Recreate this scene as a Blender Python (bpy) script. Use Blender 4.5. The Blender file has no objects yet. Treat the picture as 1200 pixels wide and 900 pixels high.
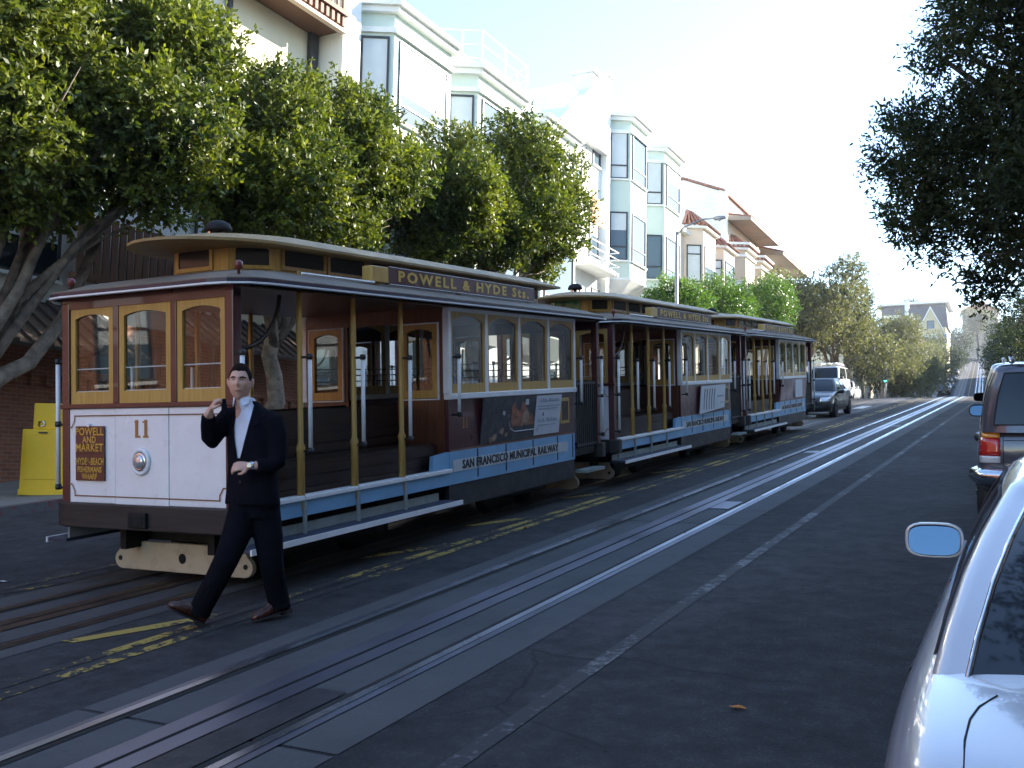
import bpy, bmesh, math, random
import numpy as np
from mathutils import Vector, Matrix
random.seed(7); RNG = np.random.default_rng(11)
scene = bpy.context.scene
C = scene.collection
R = math.radians
# ------------------------------------------------------------------ camera
cam_d = bpy.data.cameras.new('camera'); cam = bpy.data.objects.new('camera', cam_d); C.objects.link(cam)
YAW, PIT, ROL = R(27.579), R(5.131), R(1.0345)
fw = Vector((-math.sin(YAW)*math.cos(PIT), math.cos(YAW)*math.cos(PIT), math.sin(PIT)))
rt = Vector((math.cos(YAW), math.sin(YAW), 0)); up = rt.cross(fw)
r2 = rt*math.cos(ROL)+up*math.sin(ROL); u2 = up*math.cos(ROL)-rt*math.sin(ROL)
CAMH = 1.706
m = Matrix((r2, u2, -fw)).transposed().to_4x4(); m.translation = (0, 0, CAMH)
cam.matrix_world = m
cam_d.sensor_width = 36; cam_d.lens = 1167/1200*36; cam_d.clip_end = 4000; cam_d.clip_start = .05
scene.camera = cam
# ------------------------------------------------------------------ sky and sun
SUN_AZ, SUN_EL = R(52), R(23)           # azimuth measured from +X towards +Y
w = bpy.data.worlds.new('World'); scene.world = w; w.use_nodes = True
nt = w.node_tree; bg = nt.nodes['Background']
sky = nt.nodes.new('ShaderNodeTexSky'); sky.sky_type = 'NISHITA'; sky.sun_disc = False
sky.sun_elevation = SUN_EL; sky.sun_rotation = math.pi/2-SUN_AZ
sky.air_density = 1.0; sky.dust_density = .3; sky.ozone_density = 2.5
nt.links.new(sky.outputs[0], bg.inputs[0]); bg.inputs[1].default_value = .15
sd = bpy.data.lights.new('sun', 'SUN'); sun = bpy.data.objects.new('sun', sd); C.objects.link(sun)
sd.energy = 5.0; sd.angle = R(.55); sd.color = (1, .93, .82)
sv = Vector((math.cos(SUN_EL)*math.cos(SUN_AZ), math.cos(SUN_EL)*math.sin(SUN_AZ), math.sin(SUN_EL)))
sun.rotation_euler = sv.to_track_quat('Z', 'Y').to_euler(); sun.location = (30, 30, 40)
vs = scene.view_settings; vs.view_transform = 'Standard'; vs.look = 'None'; vs.gamma = 1; vs.exposure = 1.95
scene.render.engine = 'CYCLES'

# ------------------------------------------------------------------ ground profile
G = .1061; TILT = math.atan(G)
_ys = np.arange(-400, 700, .5)
_gr = np.interp(_ys, [-400, -150, -60, 58, 70, 100, 160, 335, 350, 700], [.0, .03, G, G, .03, .03, .15, .15, .02, .02])
_z = np.concatenate([[0], np.cumsum((_gr[1:]+_gr[:-1])/2*.5)]); _z -= np.interp(0, _ys, _z)
def zr(y): return float(np.interp(y, _ys, _z))
def sx(y): return -.0346*(y-74) if y > 74 else 0.
def P(x, y, dz=0.): return (x+sx(y), y, zr(y)+dz)

# ------------------------------------------------------------------ helpers
class MB:
    def __init__(s): s.v = []; s.f = []
    def add(s, vs_, fs):
        o = len(s.v); s.v += [tuple(p) for p in vs_]; s.f += [tuple(i+o for i in f) for f in fs]; return s
    def box(s, x0, x1, y0, y1, z0, z1):
        return s.add([(x, y, z) for z in (z0, z1) for y in (y0, y1) for x in (x0, x1)],
                     [(0, 2, 3, 1), (4, 5, 7, 6), (0, 1, 5, 4), (2, 6, 7, 3), (0, 4, 6, 2), (1, 3, 7, 5)])
    def prism(s, poly, ax, a0, a1):
        """polygon in the two other axes, extruded along ax; (x: y,z) (y: x,z) (z: x,y)"""
        n = len(poly)
        def q(u, v, a): return (a, u, v) if ax == 'x' else (u, a, v) if ax == 'y' else (u, v, a)
        s.add([q(u, v, a0) for u, v in poly]+[q(u, v, a1) for u, v in poly],
              [tuple(range(n-1, -1, -1)), tuple(range(n, 2*n))]+[(i, (i+1) % n, n+(i+1) % n, n+i) for i in range(n)])
        return s
    def tube(s, path, rad, n=8, cap=True):
        path = [Vector(p) for p in path]
        if not hasattr(rad, '__len__'): rad = [rad]*len(path)
        vs_ = []; a = None
        for i, p in enumerate(path):
            t = (path[min(i+1, len(path)-1)]-path[max(i-1, 0)]).normalized()
            if a is None: a = t.orthogonal().normalized()
            else:
                a = (a-t*a.dot(t))
                a = a.normalized() if a.length > 1e-6 else t.orthogonal().normalized()
            b = t.cross(a)
            for k in range(n):
                th = 2*math.pi*k/n
                vs_.append(p+(a*math.cos(th)+b*math.sin(th))*rad[i])
        fs = [(i*n+k, i*n+(k+1) % n, (i+1)*n+(k+1) % n, (i+1)*n+k) for i in range(len(path)-1) for k in range(n)]
        if cap: fs += [tuple(range(n-1, -1, -1)), tuple((len(path)-1)*n+k for k in range(n))]
        return s.add(vs_, fs)
    def lathe(s, prof, n=16, c=(0, 0, 0), ax='z'):
        """prof: list of (r, h)"""
        vs_ = []
        for r_, h_ in prof:
            for k in range(n):
                th = 2*math.pi*k/n; a, b = r_*math.cos(th), r_*math.sin(th)
                vs_.append((c[0]+a, c[1]+b, c[2]+h_) if ax == 'z' else (c[0]+h_, c[1]+a, c[2]+b) if ax == 'x' else (c[0]+a, c[1]+h_, c[2]+b))
        fs = [(i*n+k, i*n+(k+1) % n, (i+1)*n+(k+1) % n, (i+1)*n+k) for i in range(len(prof)-1) for k in range(n)]
        fs += [tuple(range(n-1, -1, -1)), tuple((len(prof)-1)*n+k for k in range(n))]
        return s.add(vs_, fs)
    def grid(s, rows, closed=False):
        n = len(rows[0]); vs_ = [p for r_ in rows for p in r_]
        fs = [(i*n+k, i*n+(k+1) % n, (i+1)*n+(k+1) % n, (i+1)*n+k) for i in range(len(rows)-1) for k in range(n if closed else n-1)]
        return s.add(vs_, fs)
    def build(s, name, mat, parent=None, smooth=False, bevel=0, sub=0, fix=True):
        me = bpy.data.meshes.new(name); me.from_pydata(s.v, [], s.f)
        if fix:
            bm = bmesh.new(); bm.from_mesh(me); bmesh.ops.recalc_face_normals(bm, faces=bm.faces); bm.to_mesh(me); bm.free()
        return link(name, me, mat, parent, smooth, bevel, sub)
def link(name, me, mat, parent=None, smooth=False, bevel=0, sub=0):
    if mat is not None: me.materials.append(mat)
    if smooth: me.shade_smooth()
    o = bpy.data.objects.new(name, me); C.objects.link(o)
    if parent is not None: o.parent = parent
    if bevel:
        b = o.modifiers.new('bevel', 'BEVEL'); b.width = bevel; b.segments = 2; b.limit_method = 'ANGLE'; b.angle_limit = R(40)
    if sub:
        b = o.modifiers.new('sub', 'SUBSURF'); b.levels = b.render_levels = sub
    return o
def tag(o, label, cat, group=None):
    o['label'] = label; o['category'] = cat
    if group: o['group'] = group
    return o
def thing(name, label, cat, loc=(0, 0, 0), group=None, yaw=0., tilt=False):
    o = bpy.data.objects.new(name, None); C.objects.link(o); o.empty_display_size = .3
    mw = Matrix.Translation(loc)
    if tilt: mw = mw @ Matrix.Rotation(math.atan(float(np.interp(loc[1], _ys, _gr))), 4, 'X')
    o.matrix_world = mw @ Matrix.Rotation(yaw, 4, 'Z')
    return tag(o, label, cat, group)
def structure(o): o['kind'] = 'structure'; return o
def stuff(o): o['kind'] = 'stuff'; return o
def copy_tree(o, parent=None):
    c = o.copy(); C.objects.link(c)
    if parent is not None: c.parent = parent
    for ch in list(o.children): copy_tree(ch, c)
    return c
def text_mesh(body, size, depth=.004, bold=0., align='CENTER', squeeze=1., shear=0., space=1.05):
    cu = bpy.data.curves.new('lettering', 'FONT'); cu.body = body; cu.size = size; cu.extrude = depth; cu.offset = bold
    cu.align_x = align; cu.align_y = 'CENTER'; cu.space_character = space; cu.resolution_u = 2; cu.shear = shear
    o = bpy.data.objects.new('lettering', cu); C.objects.link(o)
    me = bpy.data.meshes.new_from_object(o.evaluated_get(bpy.context.evaluated_depsgraph_get()))
    bpy.data.objects.remove(o); bpy.data.curves.remove(cu)
    if squeeze != 1.:
        for v in me.vertices: v.co.x *= squeeze
    return me
def lettering(name, body, size, mat, parent, origin, uax, vax, **k):
    me = text_mesh(body, size, **k); u, v = Vector(uax).normalized(), Vector(vax).normalized(); n = u.cross(v)
    mt = Matrix((u, v, n)).transposed().to_4x4(); mt.translation = origin
    words = body.split(); o = None
    if len(words) > 1:      # one object for each word
        iv = sorted((min(me.vertices[i].co.x for i in p_.vertices), max(me.vertices[i].co.x for i in p_.vertices)) for p_ in me.polygons); gaps = []; hi_ = iv[0][1]
        for a_, b_ in iv:
            if a_ > hi_: gaps.append((a_-hi_, (a_+hi_)/2))
            hi_ = max(hi_, b_)
        gaps = sorted(gaps, reverse=True)[:len(words)-1]
        cuts = [-1e9]+sorted(g_[1] for g_ in gaps)+[1e9]
        for c0, c1 in zip(cuts, cuts[1:]):
            bm = bmesh.new(); bm.from_mesh(me); bmesh.ops.delete(bm, geom=[v_ for v_ in bm.verts if not c0 < v_.co.x < c1], context='VERTS')
            m2 = bpy.data.meshes.new('word'); bm.to_mesh(m2); bm.free(); m2.transform(mt); o = link('word', m2, mat, parent)
        bpy.data.meshes.remove(me); return o
    me.transform(mt)
    return link(name, me, mat, parent)

# ------------------------------------------------------------------ materials
def newmat(name):
    mt = bpy.data.materials.new(name); mt.use_nodes = True
    t = mt.node_tree; return mt, t, t.nodes['Principled BSDF'], t.nodes.new('ShaderNodeTexCoord')
def nd(t, typ, **k):
    n = t.nodes.new(typ)
    for a, b in k.items():
        if a in n.inputs: n.inputs[a].default_value = b
        else: setattr(n, a, b)
    return n
def noise(t, co, scale, detail=4., rough=.55, dist=0.):
    n = nd(t, 'ShaderNodeTexNoise', Scale=scale, Detail=detail, Roughness=rough, Distortion=dist)
    t.links.new(co, n.inputs['Vector']); return n.outputs['Fac']
def ramp(t, fac, stops):
    n = t.nodes.new('ShaderNodeValToRGB'); e = n.color_ramp.elements
    while len(e) < len(stops): e.new(.5)
    for i, (p_, c_) in enumerate(stops):
        e[i].position = p_; e[i].color = tuple(c_)+(1,) if hasattr(c_, '__len__') else (c_, c_, c_, 1)
    t.links.new(fac, n.inputs[0]); return n.outputs[0]
def mix(t, fac, a, b, mode='MIX'):
    n = t.nodes.new('ShaderNodeMix'); n.data_type = 'RGBA'; n.blend_type = mode
    for i, x in ((0, fac), (6, a), (7, b)):
        if hasattr(x, 'is_linked'): t.links.new(x, n.inputs[i])
        elif i: n.inputs[i].default_value = tuple(x)+(1,) if hasattr(x, '__len__') else (x, x, x, 1)
        else: n.inputs[0].default_value = x
    return n.outputs[2]
def bump(t, bs, h, strength, dist=.02):
    b = nd(t, 'ShaderNodeBump', Strength=strength, Distance=dist); t.links.new(h, b.inputs['Height']); t.links.new(b.outputs[0], bs.inputs['Normal'])
def plain(name, col, rough=.55, metal=0., var=.2, scale=5., bmp=.0, bscale=60., dirt=0., dirtcol=(.05, .045, .04), coat=0., spec=.5):
    mt, t, bs, tc = newmat(name); co = tc.outputs['Object']
    f = noise(t, co, scale, 5)
    lo = tuple(c*(1-var) for c in col); hi = tuple(min(1, c*(1+var)) for c in col)
    c = ramp(t, f, [(.3, lo), (.7, hi)])
    if dirt:
        g = ramp(t, noise(t, co, scale*3.1, 6, .65), [(.5, 0.), (.72, 1.)])
        mm = nd(t, 'ShaderNodeMath', operation='MULTIPLY'); t.links.new(g, mm.inputs[0]); mm.inputs[1].default_value = dirt
        c = mix(t, mm.outputs[0], c, dirtcol)
    t.links.new(c, bs.inputs['Base Color'])
    rr = ramp(t, noise(t, co, scale*2.3, 3), [(.3, max(0, rough-.08)), (.7, min(1, rough+.08))]); t.links.new(rr, bs.inputs['Roughness'])
    bs.inputs['Metallic'].default_value = metal; bs.inputs['Coat Weight'].default_value = coat; bs.inputs['Specular IOR Level'].default_value = spec
    if bmp: bump(t, bs, noise(t, co, bscale, 4), bmp)
    return mt
def streaky(name, col, dark, rough=.5, axis=2, k=1.):
    """weathered paint or wood with runs or grain along one axis"""
    mt, t, bs, tc = newmat(name); mp = nd(t, 'ShaderNodeMapping'); sc = [18*k, 18*k, 18*k]; sc[axis] = 1.2*k; mp.inputs['Scale'].default_value = sc
    t.links.new(tc.outputs['Object'], mp.inputs[0]); f = noise(t, mp.outputs[0], 1.6, 6, .6)
    t.links.new(ramp(t, f, [(.32, dark), (.62, col)]), bs.inputs['Base Color']); bs.inputs['Roughness'].default_value = rough
    bump(t, bs, f, .12, .01); return mt
def worn_paint(name, col, under, amount=.5, sc=9.):
    mt, t, bs, tc = newmat(name); co = tc.outputs['Object']
    a = noise(t, co, sc, 8, .7); b = noise(t, co, 1.1, 3)
    mm = nd(t, 'ShaderNodeMath', operation='ADD'); t.links.new(a, mm.inputs[0]); t.links.new(b, mm.inputs[1])
    f = ramp(t, mm.outputs[0], [(amount*2-.1, 0.), (amount*2+.06, 1.)])
    t.links.new(mix(t, f, col, under), bs.inputs['Base Color']); bs.inputs['Roughness'].default_value = .8; return mt
def glass_thin(name, tint=(.75, .78, .76), refl=.9):
    mt = bpy.data.materials.new(name); mt.use_nodes = True; t = mt.node_tree; t.nodes.remove(t.nodes['Principled BSDF'])
    tr = nd(t, 'ShaderNodeBsdfTransparent'); tr.inputs[0].default_value = tint+(1,)
    gl = nd(t, 'ShaderNodeBsdfGlossy'); gl.inputs[0].default_value = (refl, refl, refl, 1); gl.inputs['Roughness'].default_value = .02
    fr = nd(t, 'ShaderNodeFresnel', IOR=1.6); ms = t.nodes.new('ShaderNodeMixShader')
    t.links.new(fr.outputs[0], ms.inputs[0]); t.links.new(tr.outputs[0], ms.inputs[1]); t.links.new(gl.outputs[0], ms.inputs[2])
    t.links.new(ms.outputs[0], t.nodes['Material Output'].inputs[0]); return mt
def dark_glass(name, col=(.02, .03, .04), rough=.04):
    mt, t, bs, tc = newmat(name); bs.inputs['Base Color'].default_value = col+(1,); bs.inputs['Roughness'].default_value = rough
    bs.inputs['Specular IOR Level'].default_value = .5; bs.inputs['IOR'].default_value = 1.45
    bump(t, bs, noise(t, tc.outputs['Object'], 1.3, 2), .03, .05); return mt
def brick_mat(name, c1, c2, mortar, scale=1.):
    mt, t, bs, tc = newmat(name); mp = nd(t, 'ShaderNodeMapping')
    # bricks on walls that face +X: use (y, z)
    sp = nd(t, 'ShaderNodeSeparateXYZ'); cb = nd(t, 'ShaderNodeCombineXYZ'); t.links.new(tc.outputs['Object'], sp.inputs[0])
    ad = nd(t, 'ShaderNodeMath', operation='ADD'); t.links.new(sp.outputs[0], ad.inputs[0]); t.links.new(sp.outputs[1], ad.inputs[1])
    t.links.new(ad.outputs[0], cb.inputs[0]); t.links.new(sp.outputs[2], cb.inputs[1])
    b = nd(t, 'ShaderNodeTexBrick', Scale=scale); b.inputs['Color1'].default_value = c1+(1,); b.inputs['Color2'].default_value = c2+(1,); b.inputs['Mortar'].default_value = mortar+(1,)
    b.inputs['Brick Width'].default_value = .215; b.inputs['Row Height'].default_value = .075; b.inputs['Mortar Size'].default_value = .007
    t.links.new(cb.outputs[0], b.inputs['Vector'])
    c = mix(t, .35, b.outputs['Color'], ramp(t, noise(t, tc.outputs['Object'], 1.3, 5), [(.3, tuple(x*.5 for x in c1)), (.7, c2)]))
    t.links.new(c, bs.inputs['Base Color']); bs.inputs['Roughness'].default_value = .9
    bump(t, bs, b.outputs['Fac'], -.5, .01); return mt
def leaf_mat(name, stops, transl=.35, rough=.4, spec=.5):
    mt, t, bs, tc = newmat(name); ge = nd(t, 'ShaderNodeNewGeometry')
    c = ramp(t, ge.outputs['Random Per Island'], stops)
    c = mix(t, .45, c, ramp(t, noise(t, tc.outputs['Object'], .8, 3), [(.3, stops[0][1]), (.7, stops[-1][1])]))
    t.links.new(c, bs.inputs['Base Color']); bs.inputs['Roughness'].default_value = rough; bs.inputs['Specular IOR Level'].default_value = spec
    tl = nd(t, 'ShaderNodeBsdfTranslucent'); br = mix(t, 1., c, (1.6, 1.7, .7), 'MULTIPLY'); t.links.new(br, tl.inputs[0])
    ms = t.nodes.new('ShaderNodeMixShader'); ms.inputs[0].default_value = transl
    t.links.new(bs.outputs[0], ms.inputs[1]); t.links.new(tl.outputs[0], ms.inputs[2]); t.links.new(ms.outputs[0], t.nodes['Material Output'].inputs[0]); return mt
def car_paint(name, col, metal=.0, rough=.28, coat=1.):
    mt, t, bs, tc = newmat(name)
    c = ramp(t, noise(t, tc.outputs['Object'], 3, 5), [(.3, tuple(x*.92 for x in col)), (.7, col)]); t.links.new(c, bs.inputs['Base Color'])
    bs.inputs['Metallic'].default_value = metal; bs.inputs['Roughness'].default_value = rough; bs.inputs['Coat Weight'].default_value = coat; bs.inputs['Coat Roughness'].default_value = .03; return mt
def asphalt_mat():
    mt, t, bs, tc = newmat('asphalt'); co = tc.outputs['Object']
    big = noise(t, co, .35, 5, .6); fine = noise(t, co, 70, 3, .7)
    c = ramp(t, big, [(.3, (.021, .021, .0235)), (.5, (.035, .035, .0375)), (.7, (.053, .053, .055))])
    c = mix(t, ramp(t, fine, [(.52, 0.), (.75, .55)]), c, (.105, .104, .103))
    st = ramp(t, noise(t, co, 1.7, 6, .65), [(.55, 0.), (.72, .6)]); c = mix(t, st, c, (.016, .016, .017))
    mp = nd(t, 'ShaderNodeMapping'); mp.inputs['Scale'].default_value = (1.1, .05, 1); t.links.new(co, mp.inputs[0])   # wheel-polished bands along the street
    c = mix(t, ramp(t, noise(t, mp.outputs[0], 1.0, 3), [(.45, 0.), (.72, .5)]), c, (.052, .052, .053))
    c = mix(t, 1., c, ramp(t, noise(t, co, 4.5, 9, .72), [(.3, .55), (.5, .95), (.72, 1.5)]), 'MULTIPLY')
    sp_ = ramp(t, noise(t, co, 11, 2, .5), [(.70, 0.), (.76, .8)]); c = mix(t, sp_, c, (.012, .012, .013))
    dn = nd(t, 'ShaderNodeTexNoise', Scale=1.4, Detail=4.); t.links.new(co, dn.inputs['Vector'])
    dv = mix(t, .32, co, dn.outputs['Color'])
    vo = nd(t, 'ShaderNodeTexVoronoi', feature='DISTANCE_TO_EDGE', Scale=.42); t.links.new(dv, vo.inputs['Vector'])
    ck = ramp(t, vo.outputs['Distance'], [(.0015, 1.), (.0045, 0.)])
    km = ramp(t, noise(t, co, .5, 2), [(.45, 0.), (.65, .8)]); mm = nd(t, 'ShaderNodeMath', operation='MULTIPLY'); t.links.new(ck, mm.inputs[0]); t.links.new(km, mm.inputs[1])
    c = mix(t, mm.outputs[0], c, (.012, .012, .012))
    t.links.new(c, bs.inputs['Base Color']); bs.inputs['Roughness'].default_value = .9; bs.inputs['Specular IOR Level'].default_value = .2
    bump(t, bs, fine, .35, .008); return mt
def concrete_mat(name, col, k=1.):
    mt, t, bs, tc = newmat(name); co = tc.outputs['Object']
    c = ramp(t, noise(t, co, .9*k, 6, .65), [(.28, tuple(x*.62 for x in col)), (.5, col), (.75, tuple(x*1.25 for x in col))])
    c = mix(t, ramp(t, noise(t, co, 60, 3, .7), [(.5, 0.), (.8, .5)]), c, tuple(x*.45 for x in col))
    c = mix(t, ramp(t, noise(t, co, 3.3*k, 6, .7), [(.6, 0.), (.72, .7)]), c, tuple(x*.4 for x in col))
    t.links.new(c, bs.inputs['Base Color']); bs.inputs['Roughness'].default_value = .85; bump(t, bs, noise(t, co, 45, 4), .25, .01); return mt
MT = {}
MT['asphalt'] = asphalt_mat(); MT['concrete'] = concrete_mat('track_concrete', (.062, .064, .066)); MT['walk'] = concrete_mat('sidewalk_concrete', (.22, .215, .20))
MT['terrain'] = plain('hillside_ground', (.13, .12, .08), .9, var=.4, scale=.2)
MT['redkerb'] = worn_paint('red_kerb_paint', (.15, .05, .045), (.11, .10, .10), .5)
MT['yellow_line'] = worn_paint('yellow_road_paint', (.36, .26, .055), (.025, .025, .026), .535, 13.)
MT['white_line'] = worn_paint('white_road_paint', (.15, .15, .155), (.024, .024, .0255), .45, 16.)
MT['white_line2'] = worn_paint('fresh_white_road_paint', (.6, .6, .58), (.06, .06, .062), .58)
MT['rail'] = plain('polished_rail', (.72, .72, .75), .28, 1., .06, .25)
MT['rust_rail'] = plain('rusty_rail', (.10, .075, .065), .45, .6, .4, 6)
MT['plate'] = plain('slot_plate_steel', (.26, .255, .30), .36, .9, .15, .5)
MT['rust_plate'] = plain('rusty_slot_plate', (.085, .055, .04), .55, .5, .4, 4)
MT['hatch'] = plain('hatch_steel', (.045, .04, .042), .5, .5, .35, 5, .2)
MT['black'] = plain('black_gap', (.008, .008, .008), .9)
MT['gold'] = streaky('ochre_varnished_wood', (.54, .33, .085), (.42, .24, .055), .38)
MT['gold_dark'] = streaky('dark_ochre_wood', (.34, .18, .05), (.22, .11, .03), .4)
MT['maroon'] = plain('maroon_paint', (.075, .016, .018), .35, 0, .25, 3, coat=.3)
MT['carwhite'] = plain('white_coach_paint', (.82, .83, .85), .32, 0, .05, 2.5, dirt=.12, dirtcol=(.45, .40, .36), coat=.3)
MT['trimwhite'] = plain('white_trim_paint', (.80, .81, .82), .4, 0, .06, 3, dirt=.2, dirtcol=(.4, .38, .36))
MT['blue'] = plain('pale_blue_paint', (.19, .38, .58), .4, 0, .12, 2, dirt=.25, dirtcol=(.14, .22, .3))
MT['skirt'] = plain('black_skirt_paint', (.022, .022, .026), .5, 0, .3, 3)
MT['beam'] = streaky('black_bumper_timber', (.03, .026, .026), (.012, .011, .011), .6, 0)
MT['under'] = plain('greasy_black_iron', (.012, .011, .010), .7, .3, .4, 5)
MT['roofgrey'] = plain('canvas_roof', (.17, .13, .09), .75, 0, .25, 1.5, .1)
MT['eave'] = plain('dark_eave_edge', (.035, .02, .04), .4)
MT['rooftan'] = plain('tan_roof_edge', (.31, .20, .075), .5, 0, .2, 2)
MT['wood'] = streaky('dark_bench_wood', (.034, .014, .008), (.014, .007, .005), .4, 1)
MT['redwood'] = streaky('red_brown_panelling', (.14, .045, .018), (.07, .022, .010), .35, 2)
MT['cream'] = plain('cream_steel', (.50, .41, .28), .55, .0, .1, 2, dirt=.5, dirtcol=(.22, .12, .06))
MT['step_grey'] = plain('grey_step_paint', (.25, .29, .28), .55, 0, .2, 3, dirt=.3)
MT['step_blue'] = plain('dark_blue_tread', (.03, .04, .07), .6, 0, .3, 4)
MT['pinstripe'] = plain('brown_pinstripe', (.22, .10, .05), .5, var=.1)
MT['letter_gold'] = plain('gold_leaf_letter', (.60, .38, .07), .4, .2, .1, 8)
MT['letter_brown'] = plain('brown_gold_letter', (.36, .17, .06), .4, 0, .1, 8)
MT['letter_black'] = plain('black_letter', (.012, .012, .014), .5, var=.1)
MT['letter_grey'] = plain('grey_letter', (.30, .33, .40), .5, var=.1)
MT['board_white'] = plain('faded_white_board', (.50, .53, .55), .5, 0, .1, 4, dirt=.2, dirtcol=(.3, .32, .33))
MT['poster'] = plain('white_poster', (.58, .61, .66), .45, 0, .05, 3)
MT['chrome'] = plain('chrome', (.7, .7, .72), .08, 1., .05)
MT['lens'] = plain('headlamp_lens', (.6, .62, .65), .12, .6, .2, 30)
MT['brass'] = plain('brass_bar', (.30, .22, .10), .3, .9, .2)
MT['glass'] = glass_thin('window_glass')
MT['glass_cl'] = dark_glass('dusty_clerestory_glass', (.035, .028, .024), .15)
MT['dglass'] = dark_glass('dark_car_glass', (.012, .016, .022))
MT['bglass'] = dark_glass('house_window_glass', (.10, .14, .17), .05)
MT['blind'] = plain('window_blind', (.62, .66, .66), .5, 0, .05, 2)
MT['rubber'] = plain('black_rubber', (.015, .015, .016), .75, 0, .2, 8)
MT['blackpl'] = plain('black_plastic', (.02, .02, .022), .45)
# ================================================================== SETTING: ground, street, tracks
def ystat(y0, y1):
    s = [y0]; y = y0
    while y < y1-1e-6:
        y = min(y1, y+(3. if y < 55 or y > 110 else 1.5)); s.append(y)
    return s
def strip(name, x0, x1, y0, y1, dz, mat, parent=None, th=0., kind=True):
    mb = MB(); rows = []
    for y in ystat(y0, y1):
        rows.append([P(x0, y, dz-th), P(x0, y, dz), P(x1, y, dz), P(x1, y, dz-th)] if th else [P(x0, y, dz), P(x1, y, dz)])
    mb.grid(rows)
    if th: n = len(mb.v); mb.f += [(0, 1, 2, 3), (n-1, n-2, n-3, n-4)]
    o = mb.build(name, mat, parent)
    if parent is None and kind: structure(o)
    return o
mb = MB(); XS = [-900, -300, -120, -60, -30, -12.7, 1.75, 20, 60, 120, 300, 900]
mb.grid([[(x, y, zr(y)-.12) for x in XS] for y in ystat(-390, 690)]); structure(mb.build('ground', MT['terrain']))
road = strip('road', -12.7, 1.75, -150, 345, 0, MT['asphalt'])
strip('cross_street', -160, -12.71, 77, 91, .0, MT['asphalt']); strip('cross_street', 1.76, 160, 77, 91, .0, MT['asphalt'])
for y0, y1, xl, xr in ((-150, 76, -12.7, 1.75), (92, 345, -9.9, -.5)):
    strip('pavement', xl-3.9, xl-.16, y0, y1, .14, MT['walk'], th=.2); strip('pavement', xr+.16, xr+3.85, y0, y1, .14, MT['walk'], th=.2)
    strip('kerb', xr, xr+.155, y0, y1, .145, MT['walk'], th=.25)
    strip('kerb', xl-.155, xl, y0 if y0 > 0 else 24, y1, .145, MT['walk'], th=.25)
strip('kerb', -12.855, -12.7, -150, 23.99, .145, MT['redkerb'], th=.25)
def track(name, xa, xb, rl, rr_, sl, rail_m, plate_m, shiny):
    root = bpy.data.objects.new(name, None); C.objects.link(root); structure(root)
    y = -40.
    while y < 62:
        strip('concrete_slab', xa, xb, y+.01, y+7.28, .004, MT['concrete'], root); y += 7.3
    strip('concrete_slab', xa, xb, y+.01, 340, .004, MT['concrete'], root)
    for x in (rl, rr_):
        strip('rail', x-.028, x+.028, -40, 340, .0135, rail_m, root)
        s = 1 if x == rl else -1
        strip('flange_groove', *sorted((x+s*.029, x+s*.075)), -40, 340, .008, MT['black'], root)
        strip('rail_flange', *sorted((x-s*.029, x-s*.085)), -40, 340, .010, plate_m, root)
    for a, b in ((sl-.145, sl-.016), (sl+.016, sl+.145)): strip('slot_plate', a, b, -40, 340, .012, plate_m, root)
    strip('cable_slot', sl-.0155, sl+.0155, -40, 340, .007, MT['black'], root)
    return root
ta = track('cable_track', -4.56, -2.86, -4.28, -3.27, -3.76, MT['rail'], MT['plate'], True)
tb = track('cable_track', -7.66, -5.92, -7.22, -6.20, -6.72, MT['rust_rail'], MT['rust_plate'], False)
for xa, xb, y0, y1, mt in ((-3.60, -3.36, 2.6, 4.55, 'hatch'), (-3.60, -3.36, 12.3, 13.0, 'plate'), (-4.18, -3.92, 21.0, 21.5, 'plate'), (-3.60, -3.36, 30.5, 31.2, 'hatch')):
    strip('access_plate', xa, xb, y0, y1, .0125, MT[mt], ta)
def paint(name, poly, mat, label=None):
    mb = MB(); mb.add([P(x, y, .0055) for x, y in poly], [tuple(range(len(poly)))]); return structure(mb.build(name, mat))
strip('road_line', -5.41, -5.31, -40, 60, .0042, MT['yellow_line']); strip('road_line', -5.23, -5.13, -40, 60, .0042, MT['yellow_line'])
strip('road_line', -8.06, -7.96, -40, 36, .0042, MT['yellow_line'])
strip('road_line', -5.35, -5.2, 82, 340, .0042, MT['yellow_line'])
strip('road_line', -2.36, -2.25, -20, 61, .0042, MT['white_line']); strip('road_line', -2.36, -2.25, 82, 340, .0042, MT['white_line'])
for i, y in enumerate((1.6, 4.75, 8.0, 10.2, 12.9, 16.5, 20)):
    paint('road_hatching', [(-5.93, y), (-5.80, y), (-5.42, y+.78), (-5.42, y+1.15)], MT['yellow_line'])
for y in (2.9, 5.5): paint('road_hatching', [(-7.95, y-.3), (-7.95, y), (-7.70, y+.75), (-7.68, y+.6)], MT['yellow_line'])
for y in (75.2, 92.4): strip('stop_line', -12.5, 1.6, y, y+.35, .0125, MT['white_line2'])
for k in range(7): strip('crosswalk_bar', -12.2+k*.9, -11.75+k*.9, 44.5, 47.5, .0125, MT['white_line2'])
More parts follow.
